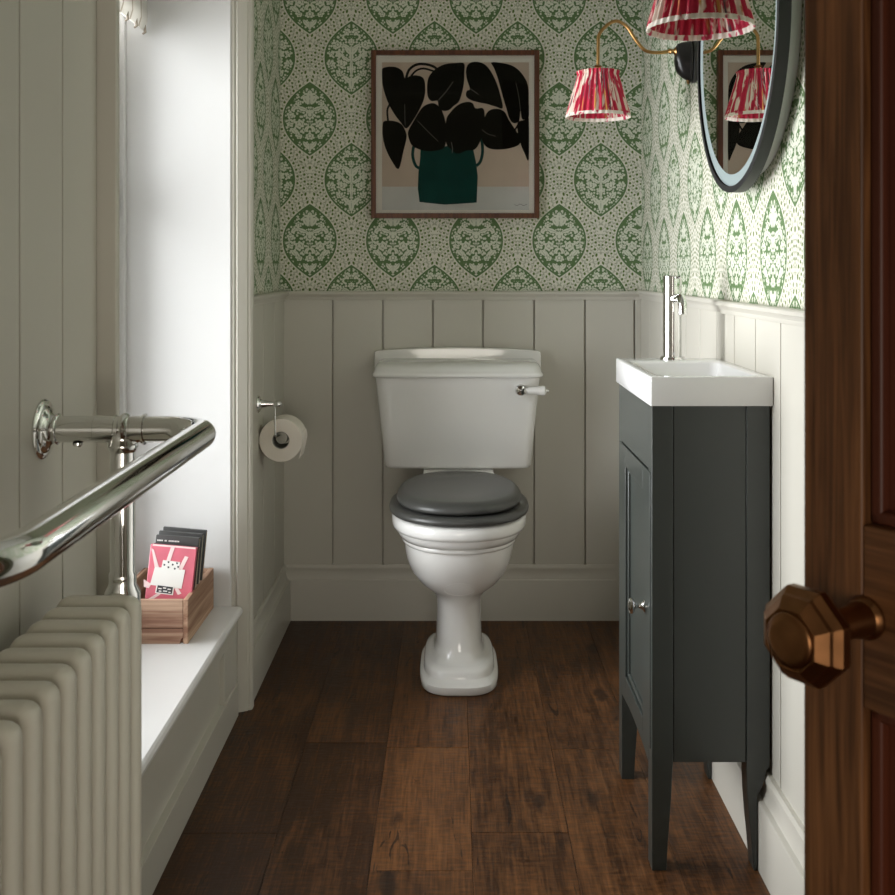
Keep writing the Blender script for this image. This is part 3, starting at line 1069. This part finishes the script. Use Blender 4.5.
# ================================================================== MIRROR
mY, mZ, mR = d(2.237), 1.482, 0.2916
mir = thing('round_mirror', 'large round wall mirror with a black rim hung above the basin', 'mirror', (XR, mY, mZ))
XF = 0.518
bm = lathe(bmesh.new(), [(mR - .012, 0), (mR - .010, .0), (mR, .0), (mR, .020), (mR - .012, .020)], (XF, mY, mZ), (1, 0, 0), 128, cap0=False, cap1=False)
obj('mirror_rim', shift(bm, mir), BLACKM, mir, sharp=30)
bm = lathe(bmesh.new(), [(mR - .012, .0165), (mR - .030, .019), (mR - .030, XR - XF - .001), (0, XR - XF - .001)], (XF, mY, mZ), (1, 0, 0), 128, cap0=True)
obj('mirror_backing', shift(bm, mir), WHITEPL, mir, sharp=30)
bm = lathe(bmesh.new(), [(mR - .034, .0045), (mR - .0115, .0045), (mR - .0115, .010), (mR - .034, .010), (mR - .034, .0045)], (XF, mY, mZ), (1, 0, 0), 128, cap0=False, cap1=False)
obj('frosted_band', shift(bm, mir), FROST, mir, sharp=30)
bm = lathe(bmesh.new(), [(mR - .0335, .0048), (mR - .0335, .010)], (XF, mY, mZ), (1, 0, 0), 128)
obj('mirror_glass', shift(bm, mir), MIRROR, mir, sharp=30)

# ================================================================== WALL LAMPS
def wall_lamp(name, label, Y, ax_=.337, dzs=0.0):
    r_ = thing(name, label, 'wall lamp', (XR, Y, 1.53), 'pair of wall lamps beside the mirror')
    # backplate, local coordinates: x from the wall, z up
    bm = bmesh.new()
    rs_ = []
    for (h, ry, rz, zc) in ((0, .028, .050, 0), (.010, .029, .052, 0), (.013, .026, .048, 0), (.020, .026, .046, 0), (.034, .024, .041, .003), (.044, .021, .034, .006), (.048, .016, .026, .008)):
        rs_.append([(-h, ry * math.cos(2 * PI * i / 40), zc + rz * math.sin(2 * PI * i / 40)) for i in range(40)])
    rings(bm, rs_)
    bp = obj('backplate', bm, BLACKW, r_, sharp=35)
    bm = bmesh.new()
    pth_ = [(-.0165, .0285 * math.cos(2 * PI * i / 40), .0505 * math.sin(2 * PI * i / 40)) for i in range(41)]
    tube(bm, pth_, .0022, 8)
    obj('rope_edge', bm, BLACKW, bp)
    bm = lathe(bmesh.new(), [(.006, 0), (.0035, .004), (.004, .007), (0, .010)], (-.018, 0, -.044), (-.1, 0, -1), 16)
    obj('finial', bm, BRASS, bp)
    zc = 1.553 - 1.53
    bm = lathe(bmesh.new(), [(.011, 0), (.009, .004), (.005, .007), (.0055, .012), (.0075, .014), (.0055, .017), (.004, .020)], (-.046, 0, zc), (-1, 0, 0), 20)
    obj('arm_boss', bm, BRASS, r_)
    aX = ax_ - XR
    pts_ = [(-.060, 0, zc), (-.092, 0, zc - .003), (-.120, 0, zc + .003), (-.143, 0, zc + .030), (-.160, 0, zc + .056), (-.183, 0, zc + .070),
            (-.204, 0, zc + .063), (aX + .003, 0, zc + .040), (aX, 0, zc + .012), (aX, 0, zc - .040)]
    bm = tube(bmesh.new(), catmull([Vector(p) for p in pts_], 8), .0040, 14)
    obj('lamp_arm', bm, BRASS, r_)
    bm = lathe(bmesh.new(), [(.005, 0), (.010, .003), (.006, .006), (.006, .016), (.013, .018), (.013, .050), (0, .050)], (aX, 0, zc - .032), (0, 0, -1), 24)
    obj('lamp_holder', bm, BRASS, r_)
    # pleated shade
    zt, zb = 1.503 - 1.53 + dzs, 1.399 - 1.53 + dzs
    N = 34
    M = N * 8
    def ringp(rad, z, amp, pw=1.0):
        out_ = []
        for i in range(M):
            a_ = 2 * PI * i / M
            w = math.sin(a_ * N + 0.8 * math.sin(a_ * 5))
            out_.append((rad + amp * w) * Vector((math.cos(a_), math.sin(a_), 0)))
        return [Vector((v.x, v.y, z)) for v in out_]
    sh = bmesh.new()
    prof_ = [(.0455, 0.0, .0022), (.047, .10, .0022), (.0745, 1.0, .0026)]
    def at(t):
        return (.0450 + (.0750 - .0450) * t, zt + (zb - zt) * t)
    rs_ = [ringp(at(t)[0], at(t)[1], .0012 + .0016 * t) for t in (0, .08, .3, .6, .93)]
    rs_ += [ringp(at(t)[0] - .0012, at(t)[1], .0012 + .0016 * t) for t in (.93, .6, .3, .08, 0)]
    rings(sh, rs_ + [rs_[0]], False, False)
    bmesh.ops.remove_doubles(sh, verts=sh.verts, dist=1e-6)
    so = obj('lamp_shade', sh, IKAT, r_, sharp=80)
    so.location = (aX, 0, 0)
    bm = bmesh.new()
    rs_ = [ringp(at(t)[0] + .0006, at(t)[1], .0010) for t in (.925, 1.0)]
    rs_ += [ringp(at(t)[0] - .0012, at(t)[1], .0010) for t in (1.0, .925)]
    rings(bm, rs_ + [rs_[0]], False, False)
    bmesh.ops.remove_doubles(bm, verts=bm.verts, dist=1e-6)
    obj('shade_hem', bm, HEM, so, sharp=60)
    bm = bmesh.new()
    rs_ = [ringp(.0456 + q, z, .0020) for q, z in ((0.0005, zt - .008), (.0030, zt + .003), (.0018, zt + .003), (-.0006, zt - .008))]
    rings(bm, rs_ + [rs_[0]], False, False)
    bmesh.ops.remove_doubles(bm, verts=bm.verts, dist=1e-6)
    obj('shade_frill', bm, IKAT, so, sharp=80)
    bm = bmesh.new()
    for q in range(3):
        a_ = q * 2 * PI / 3 + .3
        tube(bm, [(.012 * math.cos(a_), .012 * math.sin(a_), zt - .006), (.044 * math.cos(a_), .044 * math.sin(a_), zt - .004)], .0012, 6)
    obj('shade_spokes', bm, BRASS, so)
    return r_


wall_lamp('wall_lamp', 'wall lamp whose whole red pleated shade hangs between the picture and mirror', k(2.80))
wall_lamp('wall_lamp', 'nearer wall lamp, its larger red pleated shade cut by the top edge', 1.555, .352, -.010)

# ================================================================== VANITY UNIT
cab = thing('vanity_cabinet', 'narrow charcoal painted washstand cabinet on tapered legs against the right wall', 'cabinet', (0.45, k(2.29), 0))
vx0, vx1, vy0, vy1, vtop = .3465, .552, k(2.10), 2.2776, .810
pw = .036


def leg(bm, xo, xi, ya_, yb_, notch=False, front=True):
    """leg post tapering on its inner side below the cabinet; outline in x-z, swept over its depth"""
    if front:
        o_ = [(xo, vtop), (xi, vtop), (xi, .19), (xi - .0015, .165), (xi - .003, .13), (xi - .006, .09), (xi - .009, .05), (xi - .0115, 0), (xo, 0)]
    else:
        o_ = [(xi, vtop), (xo, vtop), (xo, .180), (xo - .006, .176), (xo - .009, .160), (xo - .012, .148), (xo - .018, .137), (xo - .0215, .132), (xo - .0215, 0),
              (xi + .0125, 0), (xi + .0085, .05), (xi + .0045, .09), (xi + .0015, .13), (xi + .0, .165), (xi, .19)]
    prism(bm, o_, ya_, yb_, lambda p, q, a: (p, a, q))
    return bm


for (ya_, yb_) in ((vy0, vy0 + pw), (vy1 - pw, vy1)):
    obj('leg', shift(leg(bmesh.new(), vx0, .3835, ya_, yb_), cab), CABM, cab, smooth=False, bevel=.0012)
    obj('leg', shift(leg(bmesh.new(), vx1, .5115, ya_, yb_, front=False), cab), CABM, cab, smooth=False, bevel=.0012)
obj('side_panel', shift(B(.3843, .5108, vy0 + .0015, vy0 + .018, .188, vtop), cab), CABM, cab, smooth=False, bevel=.0015)
obj('side_panel', shift(B(.3843, .5108, vy1 - .018, vy1 - .0015, .188, vtop), cab), CABM, cab, smooth=False, bevel=.0015)
obj('cabinet_base', shift(B(vx0 + .02, .5108, vy0 + .018, vy1 - .018, .190, .205), cab), CABM, cab, smooth=False)
obj('back_panel', shift(B(.525, .535, vy0 + .036, vy1 - .036, .19, vtop), cab), CABM, cab, smooth=False)
obj('top_fascia', shift(B(vx0, vx0 + .018, vy0 + pw - .001, vy1 - pw + .001, .6945, vtop), cab), CABM, cab, smooth=False, bevel=.0012)
bm = bmesh.new()
y0_, y1_ = vy0 + pw, vy1 - pw
ap = [(y0_, .178)]
for i in range(0, 13):
    t = i / 12
    ap.append((y0_ + (y1_ - y0_) * t, .176 + .010 * math.sin(PI * t)))
ap += [(y1_, .205), (y0_, .205)]
prism(bm, ap[1:], vx0, vx0 + .018, lambda p, q, a: (a, p, q))
obj('apron', shift(bm, cab), CABM, cab, smooth=False)
# door with a framed, recessed panel
dy0, dy1, dz0, dz1 = vy0 + .012, vy1 - .012, .207, .6915
dx = vx0 - .0015
bm = bmesh.new()
py0, py1, pz0, pz1 = k(2.195), k(2.415), .232, .652
for (a, b_, c, e) in ((dy0, py0, dz0, dz1), (py1, dy1, dz0, dz1), (py0, py1, dz0, pz0), (py0, py1, pz1, dz1)):
    box(bm, dx, dx + .018, a, b_, c, e)
dr_ = obj('cabinet_door', shift(bm, cab), CABM, cab, smooth=False, bevel=.0012)
bm = B(dx + .009, dx + .014, py0 - .002, py1 + .002, pz0 - .002, pz1 + .002)
obj('door_panel', shift(bm, cab), CABM, dr_, smooth=False)
bm = bmesh.new()
mo = .010
for (a, b_, c, e) in ((py0, py0 + mo, pz0, pz1), (py1 - mo, py1, pz0, pz1), (py0 + mo, py1 - mo, pz0, pz0 + mo), (py0 + mo, py1 - mo, pz1 - mo, pz1)):
    box(bm, dx + .004, dx + .012, a, b_, c, e)
obj('panel_bead', shift(bm, cab), CABM, dr_, smooth=False, bevel=.003)
bm = lathe(bmesh.new(), [(.0115, 0), (.0115, .002), (.008, .004), (.0050, .008), (.0045, .014), (.006, .018), (.0125, .021), (.0140, .024), (.0130, .028), (.008, .030), (0, .0305)],
           (dx, k(2.165), .4435), (-1, 0, 0), 28)
obj('knob', shift(bm, cab), CHROME, dr_, sharp=40)

# basin
bx0, bx1, by0, by1, bz0, bz1 = .342, .5560, k(2.09), k(2.53), .8105, .861
bas = thing('washbasin', 'compact white rectangular washbasin with a chrome tap on the charcoal cabinet', 'washbasin', (.449, k(2.31), bz0))


def rr(x0, x1, y0, y1, z, rad, n=5):
    out_ = []
    for cx_, cy_, a0 in ((x1 - rad, y1 - rad, 0), (x0 + rad, y1 - rad, PI / 2), (x0 + rad, y0 + rad, PI), (x1 - rad, y0 + rad, 1.5 * PI)):
        for i in range(n + 1):
            a_ = a0 + PI / 2 * i / n
            out_.append(Vector((cx_ + rad * math.cos(a_), cy_ + rad * math.sin(a_), z)))
    return out_


ix0, ix1, iy0, iy1 = bx0 + .016, bx1 - .022, by0 + .018, by1 - .095
rs = [rr(bx0 + .001, bx1 - .001, by0 + .001, by1 - .001, bz0, .003), rr(bx0, bx1, by0, by1, bz0 + .002, .004), rr(bx0, bx1, by0, by1, bz1 - .0015, .004), rr(bx0 + .0015, bx1 - .0015, by0 + .0015, by1 - .0015, bz1, .004),
      rr(ix0, ix1, iy0, iy1, bz1, .018), rr(ix0 + .003, ix1 - .003, iy0 + .003, iy1 - .003, bz1 - .003, .018), rr(ix0 + .010, ix1 - .010, iy0 + .012, iy1 - .012, bz1 - .030, .02),
      rr(ix0 + .03, ix1 - .03, iy0 + .05, iy1 - .05, bz1 - .040, .02)]
obj('basin_bowl', shift(rings(bmesh.new(), rs), bas), CERAMIC2, bas, sharp=50)
tX, tY = (672.3 - 453) * 2.505 / 1206, k(2.505) - .004
bm = lathe(bmesh.new(), [(.0255, 0), (.0255, .003), (.0235, .006), (.0197, .0065), (.0195, .012), (.0195, .150), (.0176, .1505), (.0176, .1520), (.0195, .1525), (.0195, .172), (.0172, .1735), (0, .1735)],
           (tX, tY, bz1), (0, 0, 1), 40)
tap = obj('tap', shift(bm, bas), CHROME, bas, sharp=40)
zs = .992
sp_ = round_path([(tX, tY - .006, zs - .006), (tX, tY - .10, zs), (tX, tY - .103, zs - .034)], [0, .026, 0], 10)
bm = tube(bmesh.new(), sp_, .0085, 20)
obj('spout', shift(bm, bas), CHROME, tap, sharp=50)
bm = lathe(bmesh.new(), [(.0022, 0), (.0022, .016), (.0032, .017), (.0032, .028), (0, .029)], (tX + .004, tY - .010, 1.0345 - .006), (.15, -1, .12), 14)
obj('tap_lever', shift(bm, bas), CHROME, tap)
bm = lathe(bmesh.new(), [(.020, 0), (.020, .002), (.016, .003), (0, .0035)], (.449, (iy0 + iy1) / 2, bz1 - .040), (0, 0, 1), 28)
obj('waste', shift(bm, bas), CHROME, bas)

# ================================================================== TOWEL RADIATOR
RY = 1.342
rad = thing('towel_radiator', 'cream column radiator inside a thick chrome towel rail on the left wall', 'radiator', (-.42, RY, 0))
rZt = .852
TR = .0163
rx0, rx1 = -.470, -.371
for i in range(11):
    yc = k(1.424) + .006 - i * k(.0497)
    bm = bmesh.new()
    tr = .0115
    zt, zb = .660 - tr, .085
    cr_ = .004
    ring_ = round_path([(rx1 - tr, yc, zb), (rx1 - tr, yc, zt), (rx0 + tr, yc, zt), (rx0 + tr, yc, zb)], [0, cr_, cr_, 0], 4)
    P_ = ring_
    # flattened tube: wider along the radiator than across
    N = 14
    rs_ = []
    for j, p in enumerate(P_):
        t = (P_[min(j + 1, len(P_) - 1)] - P_[max(j - 1, 0)]).normalized()
        nn = Vector((-t.z, 0, t.x))
        rs_.append([p + nn * tr * math.cos(2 * PI * q / N) + Vector((0, 1, 0)) * .0188 * math.copysign(abs(math.sin(2 * PI * q / N)) ** .85, math.sin(2 * PI * q / N)) for q in range(N)])
    rings(bm, rs_)
    box(bm, rx0 + .012, rx1 - .012, yc - .009, yc + .009, zt - .028, zt)
    tube(bm, [((rx0 + rx1) / 2, yc, zb), ((rx0 + rx1) / 2, yc, zt)], .0125, 12)
    tube(bm, [(rx1 - tr, yc, zb + .004), (rx0 + tr, yc, zb + .004)], .0155, 12)
    for zz in (zt - .010, zb + .018):
        lathe(bm, [(.0150, -.0226), (.0165, -.020), (.0165, .020), (.0150, .0226)], ((rx0 + rx1) / 2, yc, zz - .0035 if zz > .3 else zz), (0, 1, 0), 18)
    obj('radiator_section', shift(bm, rad), RADM, rad, sharp=40)
railx = -.298
yn = k(.750)
path = round_path([(PL + .012, RY, rZt), (railx, RY, rZt), (railx, yn, rZt), (PL + .012, yn, rZt)], [0, .052, .085, 0], 14)
obj('towel_rail', shift(tube(bmesh.new(), path, TR, 28), rad), CHROME, rad, sharp=60)
for yy in (RY, yn):
    bm = lathe(bmesh.new(), [(.0365, 0), (.0370, .002), (.0350, .004), (.0300, .005), (.0285, .007), (.0250, .009), (.0200, .011), (.0178, .015), (.0190, .017), (.0190, .019), (.0160, .021)], (PL, yy, rZt), (1, 0, 0), 48)
    obj('wall_flange', shift(bm, rad), CHROME, rad, sharp=40)
    X_ = lambda x_: (x_ - 453) * 1.49 / 1206
    pxx = X_(124.5)
    bm = lathe(bmesh.new(), [(.0158, X_(97) - pxx), (.0172, X_(98) - pxx), (.0172, X_(118) - pxx), (.0150, X_(119) - pxx), (.0150, X_(121) - pxx), (.0185, X_(124) - pxx), (.0200, 0.003),
                             (.0185, X_(130) - pxx), (.0150, X_(132.5) - pxx), (.0172, X_(134) - pxx), (.0172, X_(144.5) - pxx), (.0192, X_(145) - pxx), (.0192, X_(147) - pxx), (.0160, X_(147.5) - pxx)], (pxx, yy, rZt), (1, 0, 0), 32)
    lathe(bm, [(.0175, .006), (.0172, .016), (.0185, .018), (.0185, .022), (.0160, .027), (.0140, .029)], (pxx, yy, rZt), (0, 0, -1), 32)
    obj('rail_joint', shift(bm, rad), CHROME, rad, sharp=35)
    bm = lathe(bmesh.new(), [(.0150, 0.02), (.0150, .175), (.0165, .177), (.0165, .182), (.0165, .190), (.0215, .200), (.0215, .235), (.0160, .245), (.0150, .250), (.0150, rZt - .030), (.0170, rZt - .024), (.028, rZt - .010), (.030, rZt - .004), (.030, rZt)], (pxx, yy, rZt), (0, 0, -1), 32)
    obj('post', shift(bm, rad), CHROME, rad, sharp=40)
    pxc = (rx0 + rx1) / 2
    ye = (k(1.424) + .006 + .020) if yy == RY else (k(1.424) + .006 - 10 * k(.0497) - .020)
    for zz in (.660 - .0225, .103):
        bm = tube(bmesh.new(), [(pxc, ye, zz), (pxx, yy, zz)], .012, 16)
        obj('pipe_union', shift(bm, rad), CHROME, rad)
bm = lathe(bmesh.new(), [(.006, 0), (.006, .003), (.004, .005), (0, .0052)], (X_(81), RY - .004, rZt - TR + .0005), (0, 0, -1), 16)
obj('set_screw', shift(bm, rad), CHROME, rad)

# ================================================================== WOODEN CRATE AND WHAT STANDS IN IT
cx0, cx1, cy0, cy1, cz0, cz1 = -.714, -.561, k(2.555), k(2.828), SILL, SILL + .0935
crate = thing('wooden_crate', 'small open reclaimed wood box on the white window sill', 'box', (-.635, k(2.69), SILL))
tk = .011
obj('front_board', shift(B(cx0, cx1 - tk, cy0, cy0 + tk, cz0 + .0325 + .0008, cz1), crate), CRATEW, crate, smooth=False, bevel=.0015)
bm = prism(bmesh.new(), [(cx0, cz0), (cx1 - tk - .006, cz0), (cx1 - tk - .004, cz0 + .010), (cx1 - tk, cz0 + .014), (cx1 - tk, cz0 + .0325), (cx0, cz0 + .0325)], cy0, cy0 + tk, lambda p, q, a: (p, a, q))
obj('front_board', shift(bm, crate), CRATEW, crate, smooth=False, bevel=.0012)
obj('back_board', shift(B(cx0, cx1 - tk, cy1 - tk, cy1, cz0, cz1), crate), CRATEW, crate, smooth=False, bevel=.0015)
obj('side_board', shift(B(cx1 - tk, cx1, cy0, cy1, cz0, cz1 + .001), crate), CRATEW2, crate, smooth=False, bevel=.002)
obj('side_board', shift(B(cx0 - tk, cx0, cy0, cy1, cz0, cz1 + .001), crate), CRATEW2, crate, smooth=False, bevel=.002)
obj('bottom_board', shift(B(cx0, cx1 - tk, cy0 + tk, cy1 - tk, cz0, cz0 + .007), crate), CRATEW, crate, smooth=False)

PINK = simple('pink_printed_paper', (0.62, 0.135, 0.185), 0.5, vary=.22, bscale=25)
PALEP = simple('pale_pink_band', (0.80, 0.62, 0.60), 0.6)
LABW = simple('white_label', (0.78, 0.77, 0.73), 0.6)
INK = simple('dark_ink', (0.035, 0.035, 0.04), 0.6)
DGREY = simple('charcoal_card', (0.060, 0.060, 0.058), 0.55)
DPLUM = simple('dark_plum_card', (0.075, 0.030, 0.035), 0.6)
TAN = simple('kraft_card_edge', (0.42, 0.33, 0.22), 0.8)
SAND = simple('cream_page_edge', (0.55, 0.50, 0.40), 0.8)


def slab(name, label, mat, xc, yf, w, h, t, lean, edge=None, roll=0.09, group='packets standing in the wooden box'):
    r_ = thing(name, label, 'packet', (xc, yf, cz0 + .0075), group)
    r_.rotation_euler = (-lean, roll, 0)
    c = obj('wrapper', B(-w / 2, w / 2, 0, t, 0, h), mat, r_, smooth=False, bevel=.0016)
    if edge:
        obj('card_edge', B(w / 2 - .001, w / 2 + .0004, .002, t - .002, .003, h - .003), edge, c, smooth=False)
    return r_


pk = slab('wrapped_bar', 'pink wrapped bar with a white label at the front of the wooden box', PINK, -.6225, k(2.600), .100, .187, .010, .10, None, .085, group=None)
wr_ = [c for c in pk.children][0]


def dec(name, pts_, mat, y=-.0006):
    bm_ = prism(bmesh.new(), pts_, y, .0004, lambda p, q, a: (p, a, q))
    return obj(name, bm_, mat, wr_, smooth=False)


def dz_(cx_, cy_):
    # crop coordinates of the packet (11.19 per pixel) to its own plane
    return ((cx_ - 340) / 11.19 * .00205, .187 - (cy_ - 205) / 11.19 * .00205)


dec('stripe', [dz_(80, 250), dz_(110, 270), dz_(195, 470), dz_(145, 480)], PALEP)
dec('stripe', [dz_(310, 215), dz_(355, 215), dz_(320, 380), dz_(272, 380)], PALEP)
dec('stripe', [dz_(485, 310), dz_(528, 320), dz_(470, 470), dz_(425, 460)], PALEP)
dec('stripe', [dz_(30, 620), dz_(125, 665), dz_(100, 715), dz_(40, 705)], PALEP)
dec('stripe', [dz_(400, 690), dz_(445, 690), dz_(490, 745), dz_(450, 765)], PALEP)
dec('stripe', [dz_(205, 765), dz_(250, 770), dz_(150, 850), dz_(90, 850)], PALEP)
dec('stripe', [dz_(90, 203), dz_(600, 203), dz_(600, 222), dz_(90, 222)], PALEP)
dec('label', [dz_(145, 465), dz_(505, 470), dz_(485, 690), dz_(110, 675)], LABW, -.0010)
dec('label', [dz_(232, 378), dz_(437, 385), dz_(430, 475), dz_(222, 470)], LABW, -.0009)
for a, b_ in ((255, 430), (300, 395), (305, 455), (353, 420), (402, 400), (382, 465), (420, 440)):
    q = 11
    dec('printed_dot', [dz_(a - q, b_ - q), dz_(a + q, b_ - q * .6), dz_(a + q * .7, b_ + q), dz_(a - q * .8, b_ + q)], INK, -.0013)
dec('label', [dz_(188, 660), dz_(400, 668), dz_(392, 772), dz_(180, 764)], LABW, -.0013)
dec('label', [dz_(203, 672), dz_(385, 680), dz_(378, 760), dz_(195, 752)], INK, -.0016)
for a, b_, w_ in ((215, 700, 40), (270, 690, 38), (325, 700, 40), (225, 730, 30), (275, 725, 50), (340, 735, 25)):
    dec('printed_mark', [dz_(a, b_), dz_(a + w_, b_ + 1), dz_(a + w_ - 4, b_ + 14), dz_(a - 3, b_ + 13)], LABW, -.0019)

db = slab('wrapped_bar', 'charcoal packet with a small white line of text behind the pink one', DGREY, -.6205, k(2.640), .096, .199, .010, .08, SAND, .07, group=None)
wr_ = [c for c in db.children][0]
x_ = -.044
rnd = random.Random(3)
for q in range(15):
    w_ = rnd.uniform(.0018, .0034)
    if q not in (4, 7):
        dec('printed_letter', [(x_, .1865), (x_ + w_, .1865), (x_ + w_, .1895), (x_, .1895)], LABW, -.0008)
    x_ += w_ + .0007
slab('wrapped_bar', 'dark plum packet half hidden behind the pink bar, tan edge showing', DPLUM, -.6225, k(2.622), .100, .184, .008, .09, TAN, group=None)
slab('wrapped_bar', 'grey packet standing directly behind the charcoal packet with text', DGREY, -.6215, k(2.672), .098, .201, .010, .07, SAND, .075, group=None)
slab('wrapped_bar', 'rearmost grey packet leaning in the wooden box', DGREY, -.6215, k(2.705), .098, .203, .009, .06, TAN, .085, group=None)

# ================================================================== ROMAN BLIND
bl = thing('roman_blind', 'pale striped fabric roman blind hanging at the top of the window recess', 'blind', (-.705, (W0 + W1) / 2, 2.10))
bm = bmesh.new()
zb_ = 1.607
ny = 40
yy0, yy1 = W0 + .020, W1 - .012
for (xo_, z0_, z1_, t) in ((-.728, zb_, 1.86, .005), (-.739, zb_ + .030, 1.90, .005), (-.750, zb_ + .055, 2.10, .004)):
    rs_ = []
    for z_, dx_ in ((z1_, 0), ((z0_ + z1_) / 2, .010), (z0_ + .02, .012), (z0_, .006)):
        rs_.append((z_, dx_))
    for fold in (0,):
        out_ = [(xo_ + dx_, z_) for z_, dx_ in rs_] + [(xo_ + dx_ - t, z_) for z_, dx_ in rs_[::-1]]
        prism(bm, out_, yy0, yy1, lambda p, q, a: (p, a, q))
obj('blind_fabric', shift(bm, bl), BLINDM, bl, sharp=50)
HEMD = simple('taupe_fringe', (0.34, 0.29, 0.23), 0.9)
for i in range(int((yy1 - yy0) / .068)):
    yy = yy1 - .006 - i * .068
    bm = tube(bmesh.new(), [(-.7215, yy, zb_ + .016), (-.720, yy, zb_ - .006), (-.726, yy, zb_ - .010)], [.0028, .0034, .0022], 8)
    obj('hem_loop', shift(bm, bl), HEMD, bl)
obj('head_rail', shift(B(-.760, -.715, yy0, yy1, 2.10, 2.149), bl), WHITEP, bl, smooth=False)
